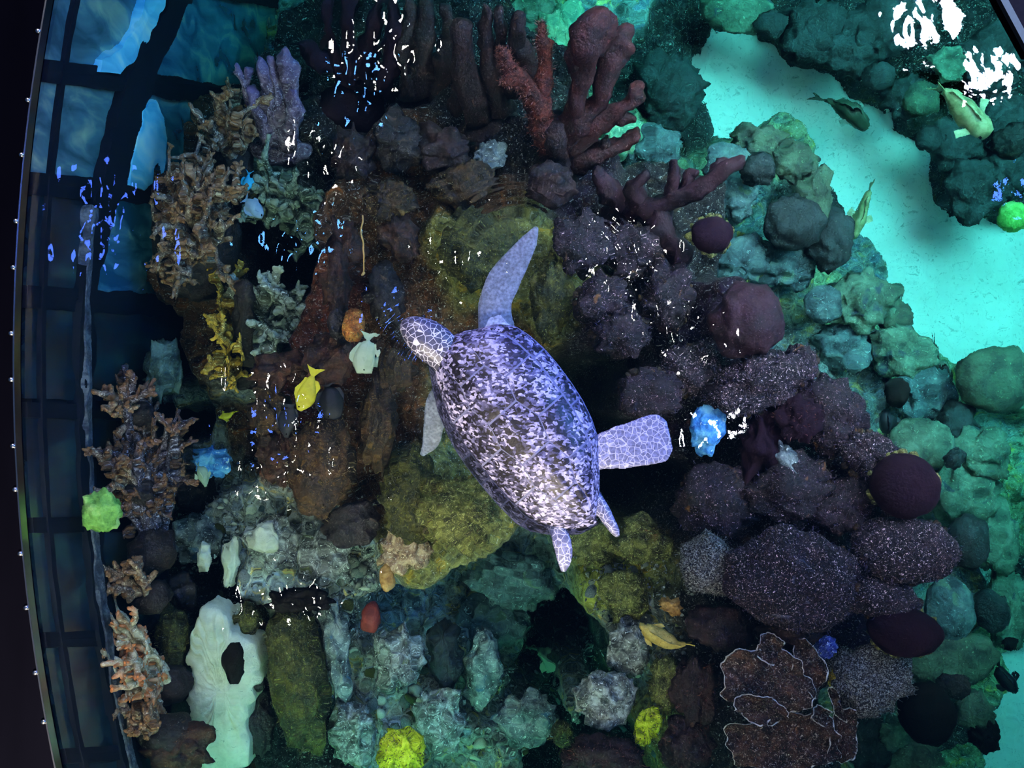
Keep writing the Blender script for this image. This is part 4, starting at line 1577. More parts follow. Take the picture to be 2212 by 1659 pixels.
fish('fish', 'blue-grey oval fish slanting beside the tan bush coral', [(566, 468), (556, 459), (544, 446), (533, 435)], [6, 14, 14, 5], -0.95, 'f_blue', 0.5, flat=True, tail=0.25)
fish('fish', 'small yellow-green fish in the dark gap behind the golden coral', [(475, 904), (486, 900), (498, 896), (508, 892)], [3, 7, 6, 2], -1.4, 'f_yellow', 0.8)
fish('fish', 'pale yellow-grey fish swimming down beside the bright blue sponge', [(444, 1053), (440, 1036), (434, 1018), (428, 1006)], [5, 13, 12, 4], -1.1, 'f_pale', 0.7)
fish('fish', 'black tang seen side-on among the violet lamp glints', [(622, 944), (623, 926), (624, 908), (624, 892), (624, 882)], [6, 18, 22, 14, 4], -0.6, 'f_black', 0.3, flat=True, tail=0.2)
fish('fish', 'round black tang pressed against the brown coral behind the yellow one', [(712, 905), (714, 890), (714, 868), (712, 848), (710, 838)], [12, 23, 24, 18, 6], -0.6, 'f_black', 0.4, flat=True, tail=0.16)
fish('fish', 'golden tan fish with pale eye over the gravel right of the dark hole', [(1384, 1350), (1397, 1358), (1415, 1370), (1440, 1384), (1462, 1392), (1478, 1392)], [6, 13, 17, 16, 9, 5], -0.55, 'f_tan', 0.9)
fish('fish', 'short dark blue fish heading up the blue cleft right of the purple reef', [(1916, 880), (1916, 894), (1916, 912), (1915, 928), (1914, 936)], [5, 14, 17, 12, 5], -1.9, 'f_black', 1.3, tail=0.2)
fish('fish', 'dark fork-tailed fish by the sand at the lower edge of the right reef', [(2196, 1498), (2184, 1484), (2172, 1468), (2163, 1452), (2158, 1442)], [5, 14, 17, 12, 4], -1.8, 'f_black', 1.0, tail=0.34, fork=0.7)
fish('fish', 'pale pinkish fish deep inside the dark hole', [(1210, 1440), (1196, 1430), (1180, 1420), (1164, 1408), (1154, 1400)], [8, 18, 18, 12, 5], -2.3, 'f_pale', 0.9)

# ------------------------------------------------------------------ corals of the upper reef
antler('antler_coral', 'large red-brown antler coral with paddle-shaped branches above the turtle',
       'coral', [
           [(1203, 392, -0.92, 46), (1200, 338, -0.80, 44), (1204, 292, -0.70, 36)],
           [(1200, 330, -0.78, 32), (1183, 290, -0.68, 30), (1152, 222, -0.56, 24), (1124, 176, -0.48, 20), (1092, 176, -0.44, 13)],
           [(1168, 250, -0.60, 22), (1175, 203, -0.54, 22), (1178, 130, -0.46, 16), (1172, 84, -0.42, 15), (1168, 58, -0.40, 8)],
           [(1140, 205, -0.52, 14), (1104, 150, -0.46, 14), (1082, 112, -0.42, 11)],
           [(1204, 300, -0.72, 30), (1240, 243, -0.58, 22), (1256, 190, -0.48, 20), (1256, 142, -0.40, 24), (1270, 90, -0.34, 38), (1284, 56, -0.32, 40)],
           [(1285, 110, -0.38, 26), (1300, 72, -0.33, 34), (1312, 52, -0.32, 26)],
           [(1218, 310, -0.72, 28), (1256, 268, -0.62, 24), (1288, 226, -0.55, 22), (1306, 168, -0.48, 24), (1322, 118, -0.44, 26), (1342, 84, -0.42, 30), (1356, 70, -0.42, 20)],
           [(1225, 320, -0.74, 26), (1262, 286, -0.66, 26), (1310, 254, -0.60, 24), (1348, 228, -0.56, 19), (1374, 204, -0.53, 18), (1386, 186, -0.52, 13)],
           [(1320, 254, -0.60, 18), (1345, 256, -0.60, 17), (1366, 262, -0.60, 8)],
           [(1235, 350, -0.82, 26), (1262, 340, -0.78, 26), (1304, 324, -0.74, 22), (1340, 312, -0.72, 19), (1364, 292, -0.70, 15)],
           [(1304, 330, -0.74, 15), (1308, 312, -0.71, 13), (1311, 298, -0.70, 7)],
           [(1246, 150, -0.42, 16), (1236, 120, -0.39, 14), (1240, 92, -0.38, 12)]],
       'wine', base=(1190, 390, -0.98, 70, 50), mats=['darkwine', 'redbrown', 'redbrown', 'redbrown', 'wine', 'wine', 'wine', 'wine', 'wine', 'wine', 'wine', 'wine'],
       turf=[None, 'bladered', 'bladered', 'bladered', None, None, None, None, None, None, None, None], nturf=900)
antler('finger_coral', 'dark brown finger coral with blunt upright fingers beside the red antler coral', 'coral', [
    [(1085, 240, -0.95, 30), (1060, 160, -0.80, 24), (1052, 90, -0.66, 16), (1050, 30, -0.55, 14), (1048, 14, -0.53, 8)],
    [(1080, 180, -0.82, 20), (1080, 100, -0.68, 12), (1080, 40, -0.56, 10), (1079, 18, -0.54, 6)],
    [(1100, 200, -0.86, 22), (1112, 130, -0.72, 17), (1118, 70, -0.60, 19), (1122, 40, -0.56, 12)],
    [(1040, 260, -0.96, 34), (1010, 180, -0.82, 26), (1000, 110, -0.70, 22), (995, 56, -0.62, 16)],
    [(1125, 190, -0.78, 24), (1135, 130, -0.70, 22), (1128, 104, -0.66, 17)]], 'darkwine', base=(1060, 290, -1.05, 80, 60))
antler('finger_coral', 'black-purple finger coral rising behind the cream lamp glints', 'coral', [
    [(760, 180, -1.25, 26), (755, 110, -1.1, 20), (752, 50, -1.0, 15), (756, -10, -0.92, 14)],
    [(735, 170, -1.25, 20), (715, 90, -1.1, 13), (706, 40, -1.0, 10), (712, -10, -0.95, 9)],
    [(700, 150, -1.2, 18), (668, 108, -1.1, 20), (646, 98, -1.06, 13)],
    [(790, 170, -1.2, 24), (800, 90, -1.08, 20), (812, 30, -0.98, 15), (824, -4, -0.94, 8)],
    [(820, 190, -1.15, 28), (846, 120, -1.02, 24), (856, 60, -0.94, 18), (850, 10, -0.9, 15)]], 'velvet', base=(770, 230, -1.4, 90, 60))
antler('finger_coral', 'dark brown finger coral at the frame top between the black and red corals', 'coral', [
    [(920, 200, -1.1, 32), (915, 120, -0.98, 28), (922, 50, -0.88, 20), (930, -6, -0.82, 15)],
    [(950, 210, -1.1, 28), (962, 130, -0.95, 24), (972, 70, -0.86, 17), (966, 24, -0.82, 12)],
    [(890, 210, -1.1, 28), (880, 130, -1.0, 22), (886, 60, -0.92, 18), (884, 0, -0.86, 14)],
    [(985, 230, -1.05, 28), (1000, 190, -0.96, 26), (1012, 150, -0.9, 20)]], 'darkwine', base=(930, 260, -1.2, 90, 60))
antler('staghorn_coral', 'dark purple branching coral reaching towards the sand channel from the turtle', 'coral', [
    [(1330, 440, -0.85, 30), (1400, 450, -0.75, 28), (1460, 430, -0.66, 24), (1520, 400, -0.58, 20), (1570, 366, -0.52, 16), (1602, 346, -0.50, 10)],
    [(1450, 440, -0.70, 22), (1452, 395, -0.62, 15), (1456, 352, -0.58, 10)],
    [(1390, 450, -0.78, 26), (1372, 410, -0.70, 19), (1390, 384, -0.66, 12)],
    [(1480, 430, -0.66, 18), (1488, 380, -0.60, 12), (1500, 370, -0.58, 8)],
    [(1540, 392, -0.58, 16), (1552, 352, -0.55, 11), (1566, 344, -0.54, 8)],
    [(1420, 470, -0.75, 32), (1440, 520, -0.70, 28), (1470, 560, -0.66, 20)],
    [(1350, 440, -0.8, 26), (1310, 400, -0.74, 20), (1296, 372, -0.70, 14)]], 'maroon', base=(1380, 480, -0.95, 80, 60))
bush('bush_coral', 'big tan bush coral with crinkled twigs facing the tank windows', 'coral', (430, 520, -1.35),
     [(320, 420, -1.0), (330, 500, -1.0), (335, 590, -1.05), (370, 660, -1.05), (380, 330, -1.0), (430, 290, -1.0), (400, 400, -0.85), (440, 450, -0.8), (480, 380, -0.85), (500, 300, -0.95),
      (470, 560, -0.9), (410, 560, -0.9), (430, 650, -1.0), (510, 440, -0.95), (360, 370, -0.95), (370, 470, -0.9), (450, 350, -0.9)], 'acro', 10, 2, 8, 0.8, (90, 120), short=0.22, extra=26)
bush('bush_coral', 'grey-tan bush coral with tall thin fingers above the big tan one', 'coral', (510, 350, -1.4),
     [(455, 235, -1.1), (480, 190, -1.05), (505, 150, -1.0), (515, 180, -1.0), (535, 250, -1.05), (430, 280, -1.1), (490, 260, -1.0)], 'acro', 10, 2, 7, 0.5, (40, 50), short=0.24, extra=8)
antler('finger_coral', 'lilac-tipped finger coral clump standing free at the upper wall gap', 'coral', [
    [(600, 300, -1.3, 22), (585, 220, -1.12, 20), (572, 165, -1.0, 16), (562, 126, -0.95, 12)],
    [(610, 290, -1.28, 22), (604, 210, -1.1, 20), (592, 160, -1.0, 17), (586, 130, -0.96, 10)],
    [(625, 290, -1.28, 22), (630, 200, -1.08, 18), (626, 150, -0.98, 18), (616, 112, -0.93, 11)],
    [(590, 310, -1.3, 20), (560, 250, -1.15, 16), (546, 200, -1.05, 13)],
    [(620, 310, -1.3, 22), (640, 250, -1.12, 20), (636, 200, -1.05, 14)]], 'acrolilac', base=(606, 320, -1.4, 60, 40))
antler('finger_coral', 'two thin dark fingers of coral left of the lilac clump', 'coral', [
    [(535, 260, -1.2, 8), (530, 200, -1.05, 9), (518, 160, -0.98, 9), (512, 140, -0.95, 6)],
    [(532, 240, -1.16, 6), (532, 190, -1.05, 7), (535, 148, -0.98, 6)]], 'acrolilac', base=(536, 275, -1.3, 24, 20))
bush('bush_coral', 'violet-grey bush coral fanning towards the window wall', 'coral', (330, 1190, -1.65),
     [(262, 800, -1.15), (285, 770, -1.15), (300, 820, -1.05), (320, 850, -1.05), (240, 900, -1.2), (250, 980, -1.15), (290, 950, -1.0), (330, 930, -1.0), (300, 1040, -1.05), (260, 1060, -1.15), (340, 1030, -1.05), (350, 980, -1.1)],
     'acroviolet', 10, 2, 7, 0.6, (44, 44), short=0.26, extra=36)
bush('bush_coral', 'small orange-tipped bush coral poking out beside the violet one', 'coral', (300, 900, -1.35),
     [(228, 845, -1.1), (232, 880, -1.1), (236, 930, -1.1), (250, 860, -1.05)], 'acro', 10, 2, 6, 0.5, (30, 30), short=0.26, extra=5)
bush('bush_coral', 'orange-fringed coral sprigs at the foot of the violet bush coral', 'coral', (300, 1060, -1.4),
     [(222, 975, -1.15), (226, 1010, -1.15), (238, 1040, -1.12)], 'acro', 10, 2, 6, 0.5, (30, 30), short=0.26, extra=5)
bush('bush_coral', 'brown feathery coral sprig reaching to the glass above the cream fingers', 'coral', (330, 1290, -1.6),
     [(226, 1215, -1.2), (234, 1240, -1.2), (262, 1270, -1.25), (256, 1200, -1.25)], 'acro', 10, 2, 6, 0.45, (36, 30), short=0.26, extra=5)
bush('bush_coral', 'cream finger coral with rust-brown tips leaning to the window wall', 'coral', (370, 1480, -1.75),
     [(226, 1305, -1.2), (240, 1330, -1.2), (262, 1350, -1.2), (244, 1400, -1.2), (270, 1410, -1.15), (290, 1440, -1.15), (258, 1470, -1.2), (300, 1500, -1.2)], 'acrocream', 10, 2, 6, 0.5, (34, 34), short=0.26, extra=18)
bush('bush_coral', 'rusty bush coral below the cream finger coral', 'coral', (360, 1590, -1.75),
     [(264, 1500, -1.25), (280, 1540, -1.25), (276, 1570, -1.3), (310, 1560, -1.2), (320, 1520, -1.2)], 'acro', 10, 2, 6, 0.6, (46, 40), short=0.28, extra=8)
bush('branching_coral', 'golden yellow branching coral against the dark gap', 'coral', (520, 760, -1.5),
     [(458, 610, -1.1), (462, 660, -1.1), (470, 710, -1.1), (476, 770, -1.15), (490, 830, -1.15), (500, 600, -1.1), (510, 690, -1.05), (480, 860, -1.2), (530, 830, -1.15)], 'acrogold', 10, 2, 5, 0.7, (30, 50), short=0.24, extra=8)
antler('tube_coral', 'dark brown upright tube coral behind the golden branching coral', 'coral', [
    [(535, 780, -1.4, 22), (530, 700, -1.2, 22), (528, 640, -1.05, 21), (526, 616, -1.0, 19)],
    [(520, 770, -1.4, 12), (512, 700, -1.22, 9), (506, 640, -1.1, 8)]], 'dark', base=(536, 800, -1.5, 40, 40))
bush('column_coral', 'pale grey knobbly column coral between the golden coral and red ridge', 'coral', (606, 740, -1.75),
     [(570, 560, -1.1), (590, 520, -1.1), (600, 600, -1.05), (640, 640, -1.15), (620, 690, -1.05), (660, 720, -1.15), (580, 660, -1.1), (600, 760, -1.15), (570, 740, -1.2), (650, 770, -1.25), (560, 610, -1.15)],
     'acrogrey', 15, 2, 6, 0.8, (60, 90), short=0.22, sides=7, extra=12)
bush('column_coral', 'dim grey-green column coral under the cream lamp glints', 'coral', (610, 470, -1.8),
     [(580, 360, -1.25), (610, 330, -1.25), (640, 360, -1.3), (560, 420, -1.2), (600, 420, -1.15), (650, 420, -1.3), (570, 480, -1.2), (620, 490, -1.2), (660, 470, -1.35)],
     'acrogreen', 14, 2, 6, 0.8, (60, 80), short=0.22, sides=7, extra=12)

# ------------------------------------------------------------------ coral heads, sponges and stones, one by one
B = [
    # brown middle-left ridge
    ('coral_head', 'large round brown coral head beneath the yellow tang', 'coral', 692, 1010, 74, 108, 8, -0.52, 'brown', .7, .07, 'bladegold', 900),
    ('sponge', 'oval orange honeycomb sponge beside the pale tang', 'sponge', 762, 702, 25, 37, 5, -0.48, 'orange', .8, .05, 'bladegold', 160),
    ('coral_head', 'rust-red lumpy coral below the orange honeycomb sponge', 'coral', 715, 780, 52, 56, 20, -0.60, 'rust', .7, .18, None, 0),
    ('coral_head', 'rust-red coral ledge over the dark cleft at the grey column coral', 'coral', 725, 610, 30, 74, 0, -0.62, 'rust', .7, .16, None, 0),
    ('coral_head', 'dark rust knob at the upper end of the red ridge', 'coral', 742, 520, 34, 50, -8, -0.66, 'rust', .7, .18, None, 0),
    ('stone', 'dark oval stone set in the red ridge', 'stone', 726, 700, 18, 34, 0, -0.52, 'dark', .7, .08, None, 0),
    ('coral_head', 'dark red coral shelf with cream glints over the deep gap', 'coral', 600, 800, 58, 36, -12, -0.66, 'rust', .6, .18, None, 0),
    ('coral_head', 'rusty coral knob with violet glints', 'coral', 575, 890, 38, 54, 0, -0.72, 'brown', .7, .15, None, 0),
    ('coral_head', 'reddish brown coral below the black tang', 'coral', 600, 985, 48, 52, 0, -0.75, 'rust', .7, .16, 'bladegold', 200),
    ('coral_head', 'brown coral wedge between the round brown head and turtle flipper', 'coral', 812, 920, 38, 90, 0, -0.68, 'brown', .6, .14, None, 0),
    ('coral_head', 'dark brown coral mound under the round brown head', 'coral', 760, 1130, 62, 46, -20, -0.72, 'dark', .7, .14, None, 0),
    ('coral_head', 'golden brown coral crust near the rope', 'coral', 838, 430, 52, 44, 0, -0.72, 'brown', .6, .18, 'bladegold', 300),
    ('coral_head', 'rust-brown slab coral hanging below the golden crust', 'coral', 862, 510, 40, 60, -25, -0.74, 'rust', .6, .14, None, 0),
    ('coral_head', 'dark brown coral beside the turtle head', 'coral', 830, 640, 42, 60, 0, -0.78, 'dark', .6, .16, None, 0),
    ('coral_head', 'brown coral patch under the turtle beak', 'coral', 850, 800, 44, 46, 0, -0.72, 'brown', .6, .15, 'bladegold', 200),
    ('coral_head', 'dark brown coral knob between the cream and gold glints', 'coral', 760, 330, 46, 54, 0, -0.85, 'darkwine', .7, .18, None, 0),
    ('coral_head', 'grey-brown coral knob in the shade of the finger corals', 'coral', 860, 300, 58, 50, 0, -0.8, 'dark', .7, .2, 'bladepale', 220),
    ('coral_head', 'dark coral lump at the foot of the dark brown fingers', 'coral', 960, 320, 56, 50, 0, -0.78, 'darkwine', .7, .2, None, 0),
    ('coral_head', 'brown ribbed coral left of the antler coral foot', 'coral', 1000, 400, 70, 44, -10, -0.72, 'brown', .6, .18, 'bladegold', 380),
    ('coral_head', 'dark red cushion coral in front of the antler coral', 'coral', 1190, 400, 56, 48, 0, -0.60, 'darkwine', .7, .1, None, 0),
    ('stone', 'blue-grey stone in the shaded pocket by the antler coral', 'stone', 1058, 335, 34, 30, 0, -0.78, 'stone', .7, .15, None, 0),
    ('coral_head', 'olive turf coral under the raised front flipper', 'coral', 1040, 540, 86, 84, 0, -0.62, 'olive', .5, .12, 'bladegold', 500),
    ('coral_head', 'olive-brown coral behind the raised front flipper', 'coral', 1190, 640, 44, 86, 0, -0.62, 'olive', .6, .14, 'bladegold', 320),
    ('coral_head', 'pale olive fuzzy coral slope under the turtle belly', 'coral', 985, 1110, 96, 82, 18, -0.55, 'olivepale', .55, .10, 'bladegold', 1100),
    ('coral_head', 'grey-olive coral under the submerged front flipper', 'coral', 890, 1080, 70, 92, 0, -0.62, 'olive', .55, .10, 'bladepale', 500),
    ('coral_head', 'orange-flecked tan coral lump at the hole rim', 'coral', 870, 1190, 48, 46, 0, -0.70, 'tan', .7, .16, 'bladegold', 300),
    ('sponge', 'egg-shaped tan sponge at the rim of the dark hole', 'sponge', 838, 1252, 15, 32, 0, -0.70, 'tanegg', .9, .03, None, 0),
    ('sponge', 'egg-shaped dark red sponge on the rubble', 'sponge', 801, 1337, 23, 34, 8, -0.74, 'redegg', .9, .03, None, 0),
    # bottom-left
    ('coral_head', 'mossy olive boulder beside the pale slab, dark side down', 'coral', 372, 1385, 36, 76, -6, -0.92, 'olive', .7, .08, 'bladegold', 500),
    ('coral_head', 'large long mossy olive and rust boulder right of the pale slab', 'coral', 640, 1470, 62, 168, -10, -0.80, 'olive', .6, .07, 'bladegold', 1300),
    ('coral_head', 'round khaki turf boulder above the black sponge', 'coral', 530, 1343, 27, 40, 0, -0.98, 'olive', .8, .06, 'bladegold', 250),
    ('sponge', 'jet-black oval sponge standing out on the pale slab', 'sponge', 505, 1436, 25, 48, -4, -0.86, 'black', .9, .03, None, 0),
    ('sponge', 'dark brown ball sponge below the jet-black oval', 'sponge', 553, 1476, 17, 19, 0, -0.96, 'dark', .9, .06, None, 0),
    ('sponge', 'dark brown pear sponge touching the pale slab edge', 'sponge', 540, 1492, 11, 21, 0, -0.98, 'dark', .9, .06, None, 0),
    ('coral_head', 'black-brown coral column at the foot of the pale slab', 'coral', 555, 1560, 34, 72, -14, -1.0, 'dark', .6, .12, None, 0),
    ('coral_head', 'dark rust coral at the lower frame edge left of the pale slab', 'coral', 380, 1620, 60, 46, 0, -1.05, 'rust', .7, .16, None, 0),
    ('coral_head', 'dark grey boulder between the cream fingers and pale slab', 'coral', 402, 1530, 26, 64, -8, -1.15, 'dark', .7, .12, None, 0),
    ('coral_head', 'black coral knob under the gold lamp glints', 'coral', 650, 1300, 64, 30, 0, -0.82, 'black', .8, .16, None, 0),
    ('coral_head', 'dark coral clump above the mossy boulder by the slab', 'coral', 395, 1290, 26, 40, 0, -1.1, 'dark', .8, .2, None, 0),
    ('coral_head', 'grey rock with pale streaks right of the long mossy boulder', 'coral', 722, 1400, 30, 110, -8, -0.95, 'stone', .5, .14, None, 0),
    ('coral_head', 'bright lime-yellow coral at the lower frame edge', 'coral', 865, 1630, 52, 50, -30, -0.62, 'lime', .5, .10, 'bladegold', 900),
    ('coral_head', 'yellow-green coral patch right of the dark hole', 'coral', 1400, 1570, 26, 42, 20, -0.62, 'lime', .5, .14, 'bladegold', 500),
    ('coral_head', 'olive-yellow coral ridge above the yellow-green patch', 'coral', 1440, 1480, 30, 64, 0, -0.62, 'olivepale', .55, .14, 'bladegold', 500),
    ('coral_head', 'small olive turf ball at the lower lip of the hole', 'coral', 1215, 1590, 24, 30, 0, -0.9, 'olive', .8, .06, 'bladegold', 220),
    ('coral_head', 'brown-black turf mound at the lower frame edge below the hole', 'coral', 1300, 1645, 92, 50, 0, -0.52, 'darkwine', .6, .12, 'bladered', 700),
    ('coral_head', 'green-yellow turf coral behind the turtle tail', 'coral', 1390, 1170, 56, 50, 0, -0.75, 'olivepale', .55, .14, 'bladegold', 600),
    ('coral_head', 'leafy green coral under the hind flipper', 'coral', 1280, 1175, 80, 42, 15, -0.95, 'olivepale', .5, .16, 'bladegold', 500),
    ('sponge', 'pale tan knobbly sponge lump above the golden tan fish', 'sponge', 1450, 1310, 24, 18, 20, -0.55, 'tanegg', .8, .15, None, 0),
    ('sponge', 'beige sponge scrap between the gravel and dark reef', 'sponge', 1530, 1345, 20, 22, 0, -0.48, 'tan', .6, .1, None, 0),
    ('sponge', 'bright blue sponge patch below the violet bush coral', 'sponge', 458, 1000, 36, 30, 10, -1.3, 'blue', .6, .2, None, 0),
    ('coral_head', 'leaf-green coral glowing by the window wall', 'coral', 215, 1105, 30, 34, 0, -1.3, 'leafgreen', .7, .16, None, 0),
    ('coral_head', 'grey-green coral head in the gap over the violet bush coral', 'coral', 345, 800, 34, 60, 0, -1.75, 'greenrock', .7, .14, None, 0),
    ('coral_head', 'dark green coral behind the fish in the left gap', 'coral', 430, 1060, 44, 52, 0, -1.5, 'dark', .7, .16, None, 0),
    # purple plateau
    ('coral_head', 'rounded maroon coral head on top of the purple reef', 'coral', 1622, 690, 80, 84, 0, -0.30, 'maroon', .7, .07, None, 0),
    ('coral_head', 'purple speckled ridge below the rounded maroon head', 'coral', 1640, 830, 108, 62, -18, -0.36, 'turf', .55, .12, 'blade', 1000),
    ('coral_head', 'plum turf coral point nearest the blue cleft', 'coral', 1732, 790, 36, 50, 0, -0.40, 'purple', .7, .1, 'blade', 260),
    ('coral_head', 'plum fan-ribbed coral mound along the blue cleft', 'coral', 1790, 900, 84, 76, 30, -0.40, 'purple', .6, .10, 'blade', 700),
    ('coral_head', 'dark folded coral behind the pale blue sponge', 'coral', 1655, 960, 54, 80, 0, -0.42, 'velvet', .6, .2, None, 0),
    ('coral_head', 'dark radiating turf coral beside the strip of blue sand', 'coral', 1730, 905, 44, 48, 0, -0.36, 'velvet', .6, .14, 'bladered', 240),
    ('sponge', 'smooth dark maroon dome, upper of the two on the reef rim', 'sponge', 1962, 1052, 78, 72, 20, -0.22, 'velvet', .7, .03, None, 0),
    ('coral_head', 'purple glittering turf shoulder above the upper smooth dome', 'coral', 1890, 990, 76, 50, 25, -0.34, 'turf', .6, .10, 'blade', 700),
    ('coral_head', 'broad pale-edged purple lobe between the two smooth domes', 'coral', 1962, 1190, 122, 74, 8, -0.28, 'turf', .45, .06, 'blade', 900),
    ('coral_head', 'largest purple turf mound in the middle of the plateau', 'coral', 1722, 1255, 146, 112, 10, -0.22, 'turf', .45, .08, 'blade', 2000),
    ('coral_head', 'hairy pale grey turf coral beside the largest purple mound', 'coral', 1528, 1222, 58, 66, 0, -0.34, 'hairy', .65, .08, 'bladepale', 1100),
    ('sponge', 'smooth dark maroon dome with a pointed end, lower of the two', 'sponge', 1962, 1368, 80, 56, 8, -0.30, 'velvet', .7, .04, None, 0),
    ('coral_head', 'purple turf saddle above the lower smooth dome', 'coral', 1905, 1290, 92, 50, 12, -0.34, 'turf', .5, .09, 'blade', 700),
    ('coral_head', 'mottled grey-tan turf boulder below the lower smooth dome', 'coral', 1880, 1475, 84, 72, 0, -0.42, 'hairy', .6, .12, 'bladepale', 900),
    ('coral_head', 'dark plum ledge between the hairy coral and plate coral', 'coral', 1560, 1360, 66, 46, 0, -0.42, 'darkwine', .6, .15, None, 0),
    ('coral_head', 'dark wine coral clump above the plate corals', 'coral', 1715, 1370, 66, 38, 0, -0.36, 'darkwine', .7, .18, None, 0),
    ('coral_head', 'dark violet turf bank behind the big hind flipper', 'coral', 1560, 1080, 92, 78, 10, -0.46, 'purple', .5, .12, 'blade', 500),
    ('coral_head', 'plum turf bank in the centre of the plateau', 'coral', 1720, 1070, 92, 74, 0, -0.38, 'purple', .5, .14, 'blade', 600),
    ('coral_head', 'dark plum coral under the upper smooth dome', 'coral', 1830, 1090, 74, 56, -10, -0.38, 'purple', .5, .14, 'blade', 500),
    ('sponge', 'pale blue sponge glowing next to the big hind flipper', 'sponge', 1530, 925, 36, 56, 15, -0.44, 'blue', .5, .12, None, 0),
    ('stone', 'pale blue stone strip wedged in the purple reef', 'stone', 1698, 1000, 22, 46, -18, -0.40, 'stone', .5, .2, None, 0),
    ('stone', 'dark blue stone beside the upper lobe of the plate coral', 'stone', 1786, 1398, 22, 26, 0, -0.46, 'bluedark', .8, .1, None, 0),
    ('sponge', 'yellow tuft sponge squeezed beside the plate coral edge', 'sponge', 1806, 1470, 13, 24, 15, -0.46, 'yellow', .7, .14, 'bladegold', 120),
    ('stone', 'grey-blue stone below the yellow tuft sponge', 'stone', 1816, 1502, 20, 18, 0, -0.5, 'bluedark', .7, .1, None, 0),
    ('sponge', 'dark maroon cushion sponge at the end of the purple branches', 'sponge', 1540, 505, 46, 40, 0, -0.44, 'velvet', .7, .05, None, 0),
    ('coral_head', 'dark purple turf coral between turtle shell and purple branches', 'coral', 1300, 650, 58, 60, 0, -0.48, 'purple', .6, .14, 'blade', 420),
    ('coral_head', 'purple mat coral with gold edge over the black pit', 'coral', 1345, 720, 64, 48, 0, -0.45, 'purple', .5, .14, 'blade', 420),
    ('coral_head', 'plum lobed coral just above the big hind flipper', 'coral', 1408, 850, 68, 56, 12, -0.44, 'purple', .5, .13, 'blade', 420),
    ('coral_head', 'dark purple coral among the white lamp glints', 'coral', 1440, 640, 56, 70, 0, -0.55, 'purple', .6, .16, 'blade', 320),
    ('coral_head', 'grey-violet turf coral right of the raised front flipper', 'coral', 1260, 520, 60, 64, 0, -0.60, 'purple', .5, .14, 'blade', 420),
    ('coral_head', 'plum coral under the cream glints of the plateau', 'coral', 1500, 800, 64, 56, 0, -0.50, 'turf', .5, .14, 'blade', 420),
    ('coral_head', 'dark coral block under the purple branching coral', 'coral', 1380, 540, 70, 56, 0, -0.66, 'purple', .5, .14, 'blade', 420),
    ('coral_head', 'wine-dark coral beside the plate coral at the gravel edge', 'coral', 1505, 1500, 44, 76, 0, -0.52, 'darkwine', .5, .15, 'bladered', 300),
    ('coral_head', 'wine-dark coral in the lower corner of the gravel slope', 'coral', 1490, 1620, 58, 56, 0, -0.52, 'darkwine', .5, .15, 'bladered', 300),
    # teal rocks along the cleft and the sand
    ('rock', 'ridged teal rock under the tip of the purple branches', 'rock', 1580, 345, 52, 34, 0, -1.75, 'tealrock', .6, .12, None, 0),
    ('rock', 'scalloped teal-olive rock at the sand bank by the tiny fish', 'rock', 1640, 305, 54, 34, 12, -1.75, 'oliverock', .6, .14, None, 0),
    ('rock', 'olive-teal rock arch in the bend of the sand channel', 'rock', 1716, 345, 50, 38, 30, -1.75, 'oliverock', .6, .14, None, 0),
    ('rock', 'olive-teal rock along the sand above the dark round coral', 'rock', 1760, 420, 36, 62, 0, -1.75, 'oliverock', .6, .12, None, 0),
    ('coral_head', 'dark teal round coral with a pale curl, under the branch tips', 'coral', 1640, 365, 36, 34, 0, -1.55, 'darkrock', .8, .08, None, 0),
    ('coral_head', 'large blue-black round coral head in the teal bay', 'coral', 1720, 480, 66, 60, 0, -1.70, 'darkrock', .7, .07, None, 0),
    ('coral_head', 'blue-black coral head on the sand edge with pale swirls', 'coral', 1800, 510, 48, 66, 0, -1.85, 'darkrock', .7, .1, None, 0),
    ('rock', 'pale teal rock between dark round coral and purple branch', 'rock', 1590, 420, 44, 48, 20, -1.75, 'tealrock', .6, .14, None, 0),
    ('rock', 'dim teal rock under the maroon cushion sponge', 'rock', 1600, 555, 56, 46, 0, -1.9, 'tealrock', .6, .12, None, 0),
    ('rock', 'teal rock in the cleft above the maroon head', 'rock', 1700, 570, 60, 46, 0, -2.0, 'tealrock', .6, .12, None, 0),
    ('coral_head', 'round teal-grey coral dome with concentric swirls beside yellow-green rock', 'coral', 1780, 655, 40, 42, 0, -1.9, 'tealrock', .8, .05, None, 0),
    ('rock', 'yellow-green scalloped rock on the sand bank', 'rock', 1864, 650, 62, 56, 10, -2.0, 'greenrock', .6, .14, None, 0),
    ('rock', 'small olive rock stepping down to the sand', 'rock', 1936, 690, 32, 36, 0, -2.1, 'oliverock', .6, .12, None, 0),
    ('rock', 'broad olive-green rock shelf along the lower sand bank', 'rock', 1955, 760, 62, 48, 25, -2.05, 'greenrock', .6, .12, None, 0),
    ('rock', 'teal rock slab in the middle of the blue cleft', 'rock', 1830, 745, 56, 46, 0, -2.1, 'tealrock', .6, .12, None, 0),
    ('rock', 'teal-olive rock behind the thin fork-tailed fish', 'rock', 2005, 850, 48, 52, 0, -2.05, 'tealrock', .6, .12, None, 0),
    ('coral_head', 'big olive brain-like dome at the end of the sand', 'coral', 2158, 818, 80, 74, 0, -1.75, 'oliverock', .7, .05, None, 0),
    ('coral_head', 'black ring-topped tube coral in the blue cleft', 'coral', 1941, 848, 25, 32, 0, -1.75, 'black', .9, .06, None, 0),
    ('rock', 'green dome rock against the purple reef rim', 'rock', 1996, 960, 58, 52, 15, -1.75, 'greenrock', .6, .06, None, 0),
    ('rock', 'light green curved rock beside the bright blue streak', 'rock', 2130, 975, 52, 48, 20, -1.8, 'greenrock', .6, .12, None, 0),
